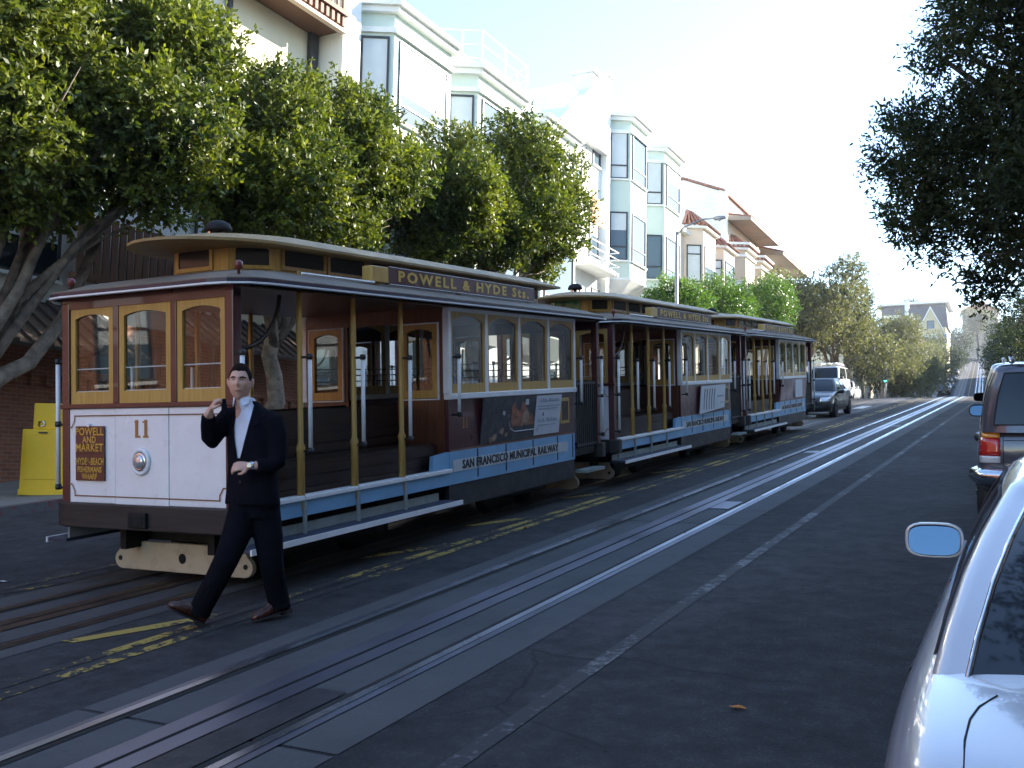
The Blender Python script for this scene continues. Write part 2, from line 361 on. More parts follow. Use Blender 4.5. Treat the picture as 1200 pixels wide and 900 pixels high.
# ================================================================== CABLE CARS
A = 1.06; EV = 1.26
def arch_ring(w, h, bs_, bb, bt, rise, n=8):
    """outer rectangle and inner arched outline (u, v), same count"""
    iw = w-bs_; arc = [(-1+2*k/n) for k in range(n+1)]
    inner = [(bs_-w/2, bb), (w/2-bs_, bb)]+[(-t*(w/2-bs_), h-bt-rise*t*t) for t in arc]
    outer = [(-w/2, 0), (w/2, 0)]+[(-t*w/2, h) for t in arc]
    return outer, inner
def sash(root, name, org, uax, w, h, nrm, bs_=.06, bb=.1, bt=.05, rise=.06, th=.035, mat='gold', pane='glass', bars=0):
    outer, inner = arch_ring(w, h, bs_, bb, bt, rise); u, n_ = Vector(uax), Vector(nrm); o = Vector(org); z = Vector((0, 0, 1))
    def q(p_, d): return o+u*p_[0]+z*p_[1]+n_*d
    k = len(outer); vs_ = [q(p_, 0) for p_ in outer]+[q(p_, 0) for p_ in inner]+[q(p_, th) for p_ in outer]+[q(p_, th) for p_ in inner]
    fs = []
    for i in range(k):
        j = (i+1) % k
        fs += [(i, j, k+j, k+i), (2*k+i, 3*k+i, 3*k+j, 2*k+j), (i, 2*k+i, 2*k+j, j), (k+i, k+j, 3*k+j, 3*k+i)]
    f = MB().add(vs_, fs).build(name, MT[mat], root)
    MB().add([q(p_, th*.5) for p_ in inner], [tuple(range(k))]).build('pane', MT[pane], f, fix=False)
    for b in range(bars):
        zz = bb+.07+b*.075
        MB().tube([q((-w/2+bs_, zz), th*.5-.06), q((w/2-bs_, zz), th*.5-.06)], .007, 6).build('guard_bar', MT['brass'], f)
    return f
def build_car():
    r_ = thing('cable_car', 'tmp', 'cable car')
    b = lambda *a: MB().box(*a)
    # --- underframe, trucks, wheels
    b(-.8, .8, .5, 7.1, .34, .60).build('underframe', MT['under'], r_)
    b(-1.04, 1.04, .02, 7.5, .60, .70).build('floor', MT['under'], r_)
    for yc in (1.75, 5.6):
        t_ = b(-.62, .62, yc-.75, yc+.75, .22, .33).build('truck', MT['under'], r_)
        for sx_ in (-1, 1):
            b(sx_*.62-.05, sx_*.62+.05, yc-.9, yc+.9, .16, .36).build('truck_side', MT['under'], t_, bevel=.02)
            for dy in (-.5, .5):
                MB().lathe([(.30, -.05), (.30, -.02), (.27, -.018), (.27, .05), (.2, .055), (.06, .06)], 24, (sx_*.51, yc+dy, .30), 'x').build('wheel', MT['under'], t_, True)
    # --- bumpers and pilots
    for e, y0 in ((0, 0.), (1, 7.6)):
        s = -1 if e == 0 else 1
        pl = [(-1.14, y0-s*.10), (-1.14, y0+s*.03), (-1.0, y0+s*.09), (1.0, y0+s*.09), (1.14, y0+s*.03), (1.14, y0-s*.10)]
        bm_ = MB().prism(pl, 'z', .525, .735).build('bumper_beam', MT['beam'], r_, bevel=.012)
        MB().box(-.11, .11, y0+s*.085, y0+s*.125, .55, .68).build('coupler_frame', MT['under'], bm_, bevel=.01)
        MB().box(-.08, .08, y0+s*.12, y0+s*.128, .575, .655).build('coupler_pocket', MT['black'], bm_)
        pts = [(-.78, .345), (.78, .345), (.79, .30), (.81, .26)]+[(.77+.10*math.cos(a), .175+.085*math.sin(a)) for a in np.linspace(.7, -1.6, 7)]
        pts += [(-x, z) for x, z in reversed(pts[2:])]
        pi = MB().prism(pts, 'y', y0-s*.42, y0-s*.37).build('pilot_board', MT['cream'], r_, bevel=.006)
        MB().lathe([(.045, 0), (.045, .006)], 16, (.02, y0-s*.37+(-.004 if e == 0 else .0), .215), 'y').build('pilot_hole', MT['black'], pi)
        for x in (-.79, .79): MB().lathe([(.022, 0), (.022, .012)], 10, (x, y0-s*.372+(-.012 if e == 0 else 0), .185), 'y').build('bolt', MT['under'], pi)
        for x in (-.55, .55): b(x-.04, x+.04, min(y0-s*.45, y0-s*.2), max(y0-s*.45, y0-s*.2), .30, .52).build('pilot_bracket', MT['under'], r_)
    # --- white end dash in three sheets
    for e, y0 in ((0, 0.), (1, 7.6)):
        s = -1 if e == 0 else 1
        for k, (xa, xb) in enumerate(((-1.06, -.372), (-.366, .30), (.306, 1.06))):
            d = b(xa, xb, *sorted((y0, y0+s*(.03 if k != 1 else .034))), .735 if k != 1 else .725, 1.555).build('dash_panel', MT['carwhite'], r_, bevel=.006)
            for xx in np.arange(xa+.06, xb-.02, .11):
                for zz in (.755, 1.535): MB().lathe([(.007, 0), (.004, .004)], 6, (xx, y0+s*.03+(0 if s > 0 else -.005) - (.004 if k == 1 and s < 0 else 0), zz), 'y').build('rivet', MT['carwhite'], d) if e == 0 and zz < 1 and int(xx*100) % 2 == 0 else None
        b(-1.09, 1.09, *sorted((y0-s*.06, y0+s*.05)), 1.556, 1.60).build('dash_rail', MT['maroon'], r_, bevel=.008)
    # pinstripe with notched corners
    y_ = -.0385; xo, z0, z1, nt_ = 1.0, .795, 1.495, .1
    path = [(-xo, z0+nt_), (-xo+.06, z0+nt_), (-xo+.1, z0+.04), (-xo+.1, z0), (xo-.1, z0), (xo-.1, z0+.04), (xo-.06, z0+nt_), (xo, z0+nt_), (xo, z1-nt_), (xo-.06, z1-nt_), (xo-.1, z1-.04), (xo-.1, z1), (-xo+.1, z1), (-xo+.1, z1-.04), (-xo+.06, z1-nt_), (-xo, z1-nt_)]
    mb = MB()
    for i in range(len(path)):
        p0, p1 = Vector(path[i]), Vector(path[(i+1) % len(path)]); d = (p1-p0).normalized(); nn = Vector((-d.y, d.x))*.0055; p0 = p0-d*.005; p1 = p1+d*.005
        mb.add([(q.x, y_+(.0007 if i % 2 else 0), q.y) for q in (p0-nn, p1-nn, p1+nn, p0+nn)], [(0, 1, 2, 3)])
    mb.build('pinstripe', MT['pinstripe'], r_)
    # headlamp
    hl = MB().lathe([(.118, 0), (.118, -.014), (.108, -.026), (.088, -.024), (.082, -.008)], 28, (-.03, -.034, 1.10), 'y').build('headlamp', MT['carwhite'], r_, True)
    MB().lathe([(.084, -.018), (.072, -.032), (.062, -.030)], 28, (-.03, -.034, 1.10), 'y').build('lamp_ring', MT['chrome'], hl, True)
    MB().lathe([(.063, -.026), (.058, -.036), (.036, -.044), (.001, -.047)], 24, (-.03, -.034, 1.10), 'y').build('lamp_lens', MT['lens'], hl, True)
    # --- cab posts, header, windows
    for y0, e in ((.0, 0), (7.55, 1)):
        for x in (-1.02, 1.02): b(x-.05, x+.05, y0-.04, y0+.06, .70, 2.50).build('corner_post', MT['maroon'], r_, bevel=.01)
    for x in (-.362, .362): b(x-.036, x+.036, -.03, .04, 1.60, 2.46).build('window_post', MT['maroon'], r_, bevel=.006)
    b(-1.07, 1.07, -.035, .05, 2.44, 2.54).build('header', MT['maroon'], r_)
    b(-1.07, 1.07, 7.55, 7.62, 2.40, 2.54).build('header', MT['maroon'], r_)
    for x, w_ in ((-.683, .57), (0, .65), (.683, .57)):
        sash(r_, 'front_window', (x, .02, 1.60), (1, 0, 0), w_, .84, (0, -1, 0), .062, .105, .055, .035, .04)
        f_ = r_.children[-1]
    b(-.96, .96, -.0, .012, 1.70, 1.712).build('wiper_rail', MT['trimwhite'], r_); b(-.96, .96, -.0, .012, 1.90, 1.91).build('wiper_rail', MT['trimwhite'], r_)
    # --- lower roof
    n = 12
    def loop(hw, y0, y1, c, z):
        p_ = []
        for cx, cy, a0 in ((hw-c, y1-c, 0), (-hw+c, y1-c, 90), (-hw+c, y0+c, 180), (hw-c, y0+c, 270)):
            for k in range(4): a = R(a0+30*k); p_.append((cx+c*math.cos(a), cy+c*math.sin(a), z))
        return p_
    rf = MB().grid([loop(EV, -.17, 7.68, .34, 2.545), loop(EV, -.17, 7.68, .34, 2.585), loop(1.05, .06, 7.4, .3, 2.66), loop(.70, .5, 6.9, .4, 2.74), loop(.5, .7, 6.7, .35, 2.75)], True)
    rf.f.append(tuple(range(48, 64))); rf.f.append(tuple(range(15, -1, -1)))
    rf = rf.build('roof', MT['roofgrey'], r_)
    et = MB().grid([loop(EV+.004, -.174, 7.684, .344, 2.575), loop(EV+.014, -.184, 7.694, .354, 2.575), loop(EV+.014, -.184, 7.694, .354, 2.53), loop(EV-.02, -.15, 7.66, .32, 2.53), loop(EV-.02, -.15, 7.66, .32, 2.54)], True)
    et.build('eave_edge', MT['eave'], rf)
    dt = MB().grid([loop(EV+.016, -.186, 7.696, .356, 2.546), loop(EV+.022, -.192, 7.702, .362, 2.546), loop(EV+.022, -.192, 7.702, .362, 2.532), loop(EV+.0, -.17, 7.68, .34, 2.526)], True)
    dt.build('drip_strip', MT['trimwhite'], rf)
    # --- clerestory: bowed front, long sides
    def bow(hw, y0, ybow, y1, z, m_=9):
        p_ = [(hw*math.sin(t), y0+ybow*(1-math.cos(t)), z) for t in np.linspace(-math.pi/2, math.pi/2, m_)]
        return p_+[(hw, y1, z), (-hw, y1, z)]
    fx = [(-.60, 1.12), (-.36, .72), (.0+.22, .60), (.60, 1.0)]
    cl_poly = [(-.60, 6.45), (-.60, 1.0), (-.34, .64), (.34, .64), (.60, 1.0), (.60, 6.45)]
    cl = MB().prism(cl_poly, 'z', 2.69, 3.03).build('clerestory', MT['gold'], r_)
    def facewin(p0, p1, s0, s1, z0, z1, mat, glass):
        p0, p1 = Vector(p0).to_3d(), Vector(p1).to_3d(); d = (p1-p0); L_ = d.length; d.normalize(); nn = d.cross(Vector((0, 0, 1)))
        o_ = p0+d*(s0+s1)/2+Vector((0, 0, z0))
        return sash(r_, 'clerestory_window', o_, d, s1-s0, z1-z0, nn, .035, .035, .03, .03, .022, mat, glass)
    facewin((-.60, 1.0), (-.34, .64), .05, .41, 2.77, 3.01, 'gold', 'glass_cl')
    facewin((-.34, .64), (.34, .64), .03, .50, 2.77, 3.01, 'gold', 'glass_cl')
    facewin((.34, .64), (.60, 1.0), .03, .41, 2.77, 3.01, 'gold', 'glass_cl')
    for k in range(8):
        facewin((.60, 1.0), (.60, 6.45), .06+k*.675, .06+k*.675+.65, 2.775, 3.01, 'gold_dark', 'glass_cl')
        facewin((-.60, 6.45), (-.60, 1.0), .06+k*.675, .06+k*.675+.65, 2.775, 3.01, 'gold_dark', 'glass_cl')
    rows = []
    for sc, z0, dz in ((1., 2.995, .0), (1.03, 3.01, .0), (1.03, 3.035, .0), (.75, 3.05, .08), (.35, 3.06, .105), (.02, 3.06, .115)):
        ln = []
        for p_ in bow(.74, .10, .80, 6.80, 0, 13): ln.append((p_[0]*sc, 3.3+(p_[1]-3.3)*(sc if sc > .9 else 1-(1-sc)*.55), z0+dz-.03*(p_[0]/.74)**2 - (.035*max(0, (1.0-p_[1])) if sc > .5 else .02*max(0, 1-p_[1]))))
        rows.append(ln)
    ur = MB().grid(rows, True); ur.f.append(tuple(range(len(rows[0])-1, -1, -1))); nl = len(rows[0]); ur.f.append(tuple(range(5*nl, 6*nl)))
    ur = ur.build('upper_roof', MT['rooftan'], r_)
    be = MB().lathe([(.03, 0), (.03, .05), (.125, .055), (.13, .075), (.11, .12), (.06, .15), (.02, .155)], 20, (0, .86, 3.105)).build('roof_bell', MT['under'], r_, True)
    for k in range(3): b(.08*math.cos(k*2.1)-.012, .08*math.cos(k*2.1)+.012, .86+.08*math.sin(k*2.1)-.012, .86+.08*math.sin(k*2.1)+.012, 3.10, 3.165).build('bell_leg', MT['chrome'], be)
    for x in (-1.05, 1.05):
        lp = MB().lathe([(.012, 0), (.012, .06), (.035, .07), (.035, .12), (.015, .135)], 10, (x, .05, 2.60)).build('marker_lamp', MT['red_lamp'], r_, True)
    # --- sides
    for sd_ in (1, -1):
        X = lambda x: sd_*x
        def bx(xa, xb, *r4): return MB().box(*sorted((X(xa), X(xb))), *r4)
        # open section: poles and grab bars
        for y in (.80, 1.58, 2.38):
            MB().tube([(X(1.05), y, .62), (X(1.05), y, 1.12), (X(1.05), y, 1.16), (X(1.05), y, 1.20), (X(1.05), y, 2.05), (X(1.05), y, 2.10), (X(1.05), y, 2.56)], [.036, .036, .045, .026, .024, .03, .022], 10).build('pole', MT['gold'], r_, True)
            gb = MB().tube([(X(1.15), y+.02, 1.13), (X(1.15), y+.02, 1.95)], .02, 10).build('grab_bar', MT['trimwhite'], r_, True)
            for zz in (1.13, 1.95):
                MB().tube([(X(1.05), y, zz), (X(1.15), y+.02, zz)], .012, 6).build('bracket', MT['blackpl'], gb)
                MB().lathe([(.026, -.02), (.03, 0), (.026, .03)], 10, (X(1.15), y+.02, zz)).build('collar', MT['blackpl'], gb, True)
        for y, z0, z1 in ((-.02, .86, 1.98), (3.38, 1.33, 1.97), (6.75, 1.33, 1.97), (7.5, .86, 1.98)):
            gb = MB().tube([(X(1.15), y, z0), (X(1.15), y, z1)], .02, 10).build('grab_bar', MT['trimwhite'], r_, True)
            for zz in (z0, z1, (z0+z1)/2 if z1-z0 > 1 else z0):
                MB().tube([(X(1.03), y, zz), (X(1.15), y, zz)], .012, 6).build('bracket', MT['blackpl'], gb)
                MB().lathe([(.026, -.02), (.03, 0), (.026, .03)], 10, (X(1.15), y, zz)).build('collar', MT['blackpl'], gb, True)
        # outward bench of planks
        be_ = bx(.42, .92, .35, 3.2, .68, 1.0).build('bench', MT['wood'], r_)
        for k in range(5): bx(.46+k*.09, .46+k*.09+.082, .32, 3.22, 1.0, 1.022).build('plank', MT['wood'], be_)
        for k in range(5): bx(.40-k*.012, .43-k*.012, .32, 3.22, 1.05+k*.085, 1.05+k*.085+.075).build('plank', MT['wood'], be_)
        for k in range(3): bx(.921, .935, .35, 3.2, .70+k*.1, .70+k*.1+.088).build('plank', MT['wood'], be_)
        bx(.34, .40, .34, 3.2, .7, 1.46).build('bench_frame', MT['wood'], be_)
        # step fascia, nosing, brackets, running board
        for k, (ya, yb) in enumerate(((.12, .80), (.81, 1.58), (1.59, 2.38), (2.39, 3.3))):
            bx(1.045, 1.075, ya, yb, .565, .70).build('step_fascia', MT['blue'], r_, bevel=.004)
            bx(.98, 1.10, ya, yb, .702, .745).build('step_nosing', MT['trimwhite'], r_, bevel=.008)
        rb = bx(1.0, 1.26, -.05, 3.22, .385, .415).build('running_board', MT['step_blue'], r_, bevel=.004)
        bx(1.255, 1.275, -.06, 3.23, .372, .42).build('board_edge', MT['trimwhite'], rb)
        bx(1.0, 1.02, -.02, 3.12, .416, .50).build('riser_board', MT['step_grey'], rb); bx(1.02, 1.25, -.04, 3.2, .4155, .418).build('tread', MT['step_grey'], rb) if False else None
        for y in (.06, .80, 1.58, 2.38): bx(1.076, 1.10, y-.012, y+.022, .40, .70).build('step_bracket', MT['step_grey'], rb)
        for y in (1.1, 2.1): bx(.9, .94, y, y+.05, .36, .62).build('step_bracket', MT['under'], rb)
        # closed section
        ya, yb = 3.30, 6.68
        bx(1.0, 1.05, ya, yb, .925, 1.50).build('side_panel', MT['maroon'], r_)
        bx(1.0, 1.06, ya, yb, .565, .925).build('blue_panel', MT['blue'], r_)
        bx(.99, 1.045, ya, yb, .31, .563).build('skirt_panel', MT['skirt'], r_)
        MB().prism([(ya, .75), (ya, .925), (ya-.32, .90), (ya-.34, .75)], 'x', *sorted((X(1.0), X(1.05)))).build('blue_gusset', MT['blue'], r_)
        for y in (3.92, 4.62, 5.36, 6.1, 6.6): bx(1.06, 1.067, y-.008, y+.008, .60, .92).build('batten', MT['skirt'], r_)
        bx(1.0, 1.10, ya-.02, yb+.02, 1.50, 1.565).build('window_sill', MT['trimwhite'], r_, bevel=.008)
        bx(1.0, 1.09, ya-.02, yb+.02, 2.475, 2.53).build('window_header', MT['trimwhite'], r_)
        ps = [3.30, 4.14, 4.985, 5.83, 6.68]
        for i, y in enumerate(ps):
            bx(1.0, 1.085, y-.03, y+.03, 1.565, 2.475).build('window_post', MT['trimwhite'], r_, bevel=.006)
        for i in range(4):
            y0, y1 = ps[i]+.03, ps[i+1]-.03
            sash(r_, 'side_window', (X(1.04), (y0+y1)/2, 1.565), (0, sd_, 0), y1-y0, .91, (sd_, 0, 0), .042, .105, .035, .07, .03, 'gold', 'glass', bars=3)
        # vent panel, text board
        vf = bx(1.05, 1.068, 6.2, 6.5, 1.08, 1.43).build('vent_frame', MT['gold'], r_, bevel=.005); bx(1.068, 1.071, 6.245, 6.455, 1.125, 1.385).build('vent_panel', MT['wood'], vf)
        tb_ = bx(1.06, 1.066, 3.36, 6.42, .70, .83).build('name_board', MT['board_white'], r_)
        lettering('lettering', 'SAN FRANCISCO MUNICIPAL RAILWAY', .135, MT['letter_black'], tb_, (X(1.068), 4.83, .765), (0, sd_, 0), (0, 0, 1), bold=.004, depth=.002, squeeze=1.02)
        bx(1.05, 1.053, 3.32, 6.66, .93, .945).build('side_stripe', MT['pinstripe'], r_)
        # roof sign
        rs = MB().prism([(X(.94), 2.70), (X(.98), 2.70), (X(.98), 2.885), (X(.94), 2.885)], 'y', 2.27, 5.62).build('roof_sign', MT['maroon'], r_)
        for z in (2.70, 2.875): bx(.98, .984, 2.29, 5.60, z+.002, z+.008).build('sign_border', MT['trimwhite'], rs)
        lettering('lettering', 'Powell & Hyde Sts.'.replace('Powell', 'POWELL').replace('Hyde', 'HYDE'), .155, MT['letter_gold'], rs, (X(.982), 3.95, 2.79), (0, sd_, 0), (0, 0, 1), bold=.005, depth=.002, squeeze=1.62, space=1.32)
        bx(.86, .99, 1.98, 2.265, 2.71, 2.87).build('sign_lamp_box', MT['gold'], rs, bevel=.008)
        for y in (2.1, 3.7, 5.5): bx(.92, .95, y, y+.05, 2.6, 2.75).build('sign_bracket', MT['rooftan'], rs)
        for y in (1.0, 6.4): bx(.85, .88, y, y+.04, 2.62, 2.74).build('roof_bracket', MT['rooftan'], r_)
        MB().tube([(X(1.0), .9, 2.70), (X(1.0), 2.0, 2.70)], .012, 6).build('roof_rail', MT['trimwhite'], r_)
    # rear gates on both sides of the platform
        gt = bx(1.02, 1.05, 6.80, 7.50, .72, .76).build('gate', MT['blackpl'], r_)
        bx(1.02, 1.05, 6.80, 7.50, 1.60, 1.63).build('gate_rail', MT['blackpl'], gt)
        for k in range(10): bx(1.025, 1.045, 6.82+k*.072, 6.845+k*.072, .70, 1.66).build('gate_bar', MT['blackpl'], gt)
        bx(1.0, 1.2, 6.80, 7.45, .36, .40).build('rear_step', MT['step_grey'], r_)
    # --- bulkheads
    for yb_, nm in ((3.30, 'bulkhead'), (6.66, 'bulkhead')):
        w0, w1 = .36, 1.0
        bh = b(-1.0, -w0, yb_-.02, yb_+.02, .70, 1.50).build('bulkhead', MT['redwood'], r_)
        b(w0, 1.0, yb_-.02, yb_+.02, .70, 1.50).build('bulkhead_panel', MT['redwood'], bh)
        b(-1.0, 1.0, yb_-.02, yb_+.02, 2.36, 2.56).build('bulkhead_header', MT['redwood'], bh)
        for x in (-.97, -.40, .40, .97): b(x-.03, x+.03, yb_-.021, yb_+.021, 1.50, 2.36).build('bulkhead_post', MT['redwood'], bh)
        for x in (-.685, .685):
            sash(r_, 'bulkhead_window', (x, yb_+.01, 1.52), (1, 0, 0), .50, .82, (0, -1, 0), .07, .09, .05, .04, .05, 'gold', 'glass')
            for a_, c_ in ((x-.268, x-.252), (x+.252, x+.268)): b(a_, c_, yb_-.045, yb_-.022, 1.505, 2.35).build('window_trim', MT['trimwhite'], bh)
            b(x-.268, x+.268, yb_-.045, yb_-.022, 2.343, 2.357).build('window_trim', MT['trimwhite'], bh); b(x-.268, x+.268, yb_-.045, yb_-.022, 1.50, 1.514).build('window_trim', MT['trimwhite'], bh)
    # --- interior benches of the closed part, ceiling, grip levers
    for sd_ in (1, -1): b(*sorted((sd_*.55, sd_*.98)), 3.4, 6.6, .70, 1.08).build('cabin_bench', MT['wood'], r_); b(*sorted((sd_*.93, sd_*.99)), 3.4, 6.6, 1.08, 1.45).build('cabin_bench_back', MT['redwood'], r_)
    b(-1.1, 1.1, .0, 7.5, 2.515, 2.528).build('ceiling', MT['redwood'], r_)
    for x in (-.1, .08): MB().tube([(x, .95, .7), (x+.02, .85, 1.25), (x+.02, .8, 1.75)], [.03, .022, .018], 8).build('grip_lever', MT['chrome'], r_, True)
    # --- cab brackets under the eave (arched iron)
    for sd_ in (1, -1):
        pts = [(sd_*1.0, .1+.5*math.sin(a), 2.02+.5*(1-math.cos(a))) for a in np.linspace(0, 1.5, 7)]
        MB().tube(pts, .02, 6).build('arch_brace', MT['wood'], r_, True)
    # rear platform posts
    for x in (-.45, .45): b(x-.03, x+.03, 7.55, 7.6, 1.6, 2.45).build('rear_post', MT['gold'], r_)
    return r_
MT['red_lamp'] = plain('dark_red_lamp', (.16, .03, .025), .35)
CX, CAR_Y = -6.655, (6.165, 14.32, 22.29)
car1 = build_car()
cars = [car1]+[copy_tree(car1) for _ in range(2)]
for c_, y in zip(cars, CAR_Y):
    c_.matrix_world = Matrix.Translation(P(CX, y)) @ Matrix.Rotation(TILT, 4, 'X'); c_['group'] = 'cable cars queued along the street'
cars[0]['label'] = 'cable car numbered 11 with white front and destination board, head of the queue'
cars[1]['label'] = 'cable car with slanted striped white advert on its side, middle of the queue'
cars[2]['label'] = 'cable car with long pale advert, last of the queue, just before the dark sedan'
# markings of car 11
r_ = cars[0]
lettering('number', '11', .19, MT['letter_brown'], r_, (-.03, -.0365, 1.375), (1, 0, 0), (0, 0, 1), bold=.006, depth=.002, squeeze=1.15)
for x in (-.075, .025):
    for z in (1.312, 1.437): MB().box(x-.03, x+.034, -.039, -.036, z-.008, z+.008).build('number_serif', MT['letter_brown'], r_) if z < 1.4 else MB().box(x-.035, x+.01, -.039, -.036, z-.008, z+.006).build('number_serif', MT['letter_brown'], r_)
db = MB().box(-.87, -.49, -.052, -.036, .93, 1.405).build('destination_board', MT['maroon'], r_, bevel=.003)
MB().box(-.865, -.495, -.0535, -.052, 1.165, 1.172).build('board_joint', MT['wood'], db)
MB().lathe([(.018, -.03), (.012, -.005)], 10, (-.69, -.03, 1.415), 'y').build('board_button', MT['carwhite'], db)
for s_, z_, sz, sq in (('POWELL', 1.355, .095, 1.), ('AND', 1.285, .08, 1.), ('MARKET', 1.215, .095, .98), ('HYDE', 1.095, .085, .62), ('BEACH', 1.095, .085, .60), ('FISHERMANS', 1.025, .07, .78), ('WHARF', .965, .07, .8)):
    xx = -.68 if s_ not in ('HYDE', 'BEACH') else (-.785 if s_ == 'HYDE' else -.575)
    lettering('lettering', s_, sz, MT['letter_gold'], db, (xx, -.0545, z_), (1, 0, 0), (0, 0, 1), bold=.0015, depth=.001, squeeze=sq)
lettering('lettering', 'AND', .034, MT['letter_gold'], db, (-.682, -.0545, 1.095), (1, 0, -.8), (.8, 0, 1), depth=.001)
for sd_ in (1, -1):
    lettering('number', '11', .15, MT['letter_brown'], r_, (sd_*1.052, 3.66, 1.23), (0, sd_, 0), (0, 0, 1), bold=.003, depth=.002, squeeze=.9)
    for dy in (-.05, .03): MB().box(*sorted((sd_*1.05, sd_*1.054)), 3.655+dy-.02, 3.655+dy+.035, 1.172, 1.18).build('number_serif', MT['letter_brown'], r_)
# adverts: leaning frames in front of the maroon panel
def advert(root, name, ya, yb, mat, sd_=1, lean=.06, z0=.96, z1=1.49):
    return MB().prism([(sd_*1.052, z0), (sd_*1.065, z0), (sd_*(1.065+lean), z1), (sd_*(1.052+lean), z1)], 'y', ya, yb).build(name, mat, root)
MT['ad_dark'] = None
def photo_mat():
    mt, t, bs, tc = newmat('dark_picture_print'); co = tc.outputs['Object']
    c = ramp(t, noise(t, co, 9, 6, .7), [(.3, (.018, .018, .022)), (.5, (.045, .042, .048)), (.68, (.10, .095, .10))])
    vo = nd(t, 'ShaderNodeTexVoronoi', Scale=5.); t.links.new(co, vo.inputs['Vector'])
    c = mix(t, ramp(t, vo.outputs['Distance'], [(.05, .8), (.16, 0.)]), c, (.20, .18, .17)); t.links.new(c, bs.inputs['Base Color']); bs.inputs['Roughness'].default_value = .4; return mt
MT['ad_dark'] = photo_mat(); MT['ad_flesh'] = plain('blurred_figures_print', (.30, .12, .07), .45, 0, .75, 9); MT['ad_tan'] = plain('tan_figures_print', (.34, .22, .14), .45, 0, .6, 11)
a_ = advert(r_, 'picture_advert', 3.98, 5.38, MT['ad_dark'])
def ad_blob(root, pts, mat, dx=.002, lean=.06, z0=.96, z1=1.49):
    def q(y, z): return (1.0655+dx+lean*(z-z0)/(z1-z0), y, z)
    return MB().add([q(y, z) for y, z in pts], [tuple(range(len(pts)))]).build('printed_shape', mat, root)
ad_blob(a_, [(4.72, 1.12), (5.33, 1.13), (5.30, 1.26), (5.12, 1.30), (5.08, 1.40), (4.98, 1.42), (4.92, 1.3), (4.84, 1.34), (4.78, 1.42), (4.72, 1.38), (4.70, 1.25)], MT['ad_flesh'])
ad_blob(a_, [(4.98, 1.13), (5.2, 1.13), (5.18, 1.28), (5.1, 1.36), (5.0, 1.24)], MT['ad_tan'], .003)
ad_blob(a_, [(5.06, 1.38), (5.16, 1.38), (5.15, 1.45), (5.07, 1.45)], MT['poster'], .003)
MB().tube([(1.088, 4.66, 1.19), (1.082, 4.70, 1.10), (1.08, 4.82, 1.06), (1.08, 5.36, 1.06)], .006, 5).build('printed_shape', MT['board_white'], a_)
for y, z, s_ in ((4.5, 1.30, .05), (4.48, 1.08, .06), (4.6, 1.04, .05), (4.3, 1.02, .06), (4.22, 1.0, .05)):
    ad_blob(a_, [(y+s_*math.cos(k)*random.uniform(.6, 1.2), z+s_*.7*math.sin(k)*random.uniform(.6, 1.3)) for k in np.linspace(0, 5.4, 7)], MT['board_white'] if z > 1.2 else MT['ad_tan'], .003)
p_ = MB().prism([(1.068, .975), (1.074, .975), (1.136, 1.482), (1.13, 1.482)], 'y', 5.36, 6.12).build('poster', MT['poster'], r_)
for y0, y1, z in ((5.45, 6.05, 1.405), (5.42, 6.08, 1.345), (5.42, 6.0, 1.31), (5.46, 5.98, 1.10)):
    xx = 1.0755+.062*(z-.975)/.507; MB().box(xx, xx+.002, y0, y1, z-.006, z+.006).build('printed_line', MT['letter_grey'], p_)
for s_, y, z, sz, m_ in (('New Treasure', 5.75, 1.425, .085, 'letter_grey'), ('A', 5.58, 1.24, .07, 'letter_black'), ('Rich Treasure', 5.72, 1.165, .055, 'letter_grey'), ('i', 5.44, 1.05, .07, 'letter_black')):
    if s_ in ('A', 'i'):
        xx = 1.077+.062*(z-.975)/.507; lettering('lettering', s_, sz, MT[m_], p_, (xx, y, z), (0, 1, 0), (.12, 0, 1), depth=.001, bold=.002)
    else:
        for k in range(9):   # blurred line of print
            yy = y-.28+k*.065; xx = 1.0765+.062*(z-.975)/.507
            if k in (3,): continue
            MB().box(xx, xx+.0015, yy, yy+random.uniform(.03, .055), z-.018, z+random.uniform(.006, .022)).build('printed_line', MT[m_], p_)
# middle car: slanted white advert with dark strokes; last car: long pale advert
r_ = cars[1]
a_ = MB().prism([(4.28, .93), (6.0, 1.0), (6.12, 1.47), (4.42, 1.46)], 'x', 1.10, 1.115).build('striped_advert', MT['poster'], r_)
for k in range(5):
    y = 4.52+k*.17; pts = [(y, 1.0), (y+.04, 1.0), (y+.07, 1.2), (y+.16, 1.40), (y+.10, 1.40), (y+.02, 1.2)]
    MB().add([(1.117, a, c) for a, c in pts], [tuple(range(6))]).build('printed_stroke', MT['letter_black'], a_)
MB().box(1.115, 1.117, 5.5, 5.95, 1.22, 1.26).build('printed_line', MT['letter_grey'], a_); MB().box(1.115, 1.117, 5.7, 5.95, 1.1, 1.12).build('printed_line', MT['letter_grey'], a_)
MT['artglass'] = plain('green_amber_art_glass', (.05, .22, .08), .2, 0, .8, 7)
MB().box(-.33, .20, .612, .617, 2.79, 2.965).build('art_pane', MT['artglass'], r_)
r_ = cars[2]
MT['ad3'] = plain('mottled_pale_print', (.33, .24, .24), .45, 0, .6, 2.2)
a_ = advert(r_, 'long_advert', 3.40, 6.62, MT['ad3']); MB().box(1.10, 1.13, 5.0, 5.9, .99, 1.46).build('poster', MT['poster'], a_)

_seen = set()
def _lean(o):
    for ch in o.children:
        if ch.data is not None and ch.data.name not in _seen: _seen.add(ch.data.name); ch.data.transform(Matrix(((.945, 0, 0, 0), (0, 1, .033, 0), (0, 0, 1, 0), (0, 0, 0, 1))))
        _lean(ch)
for c_ in cars: _lean(c_)
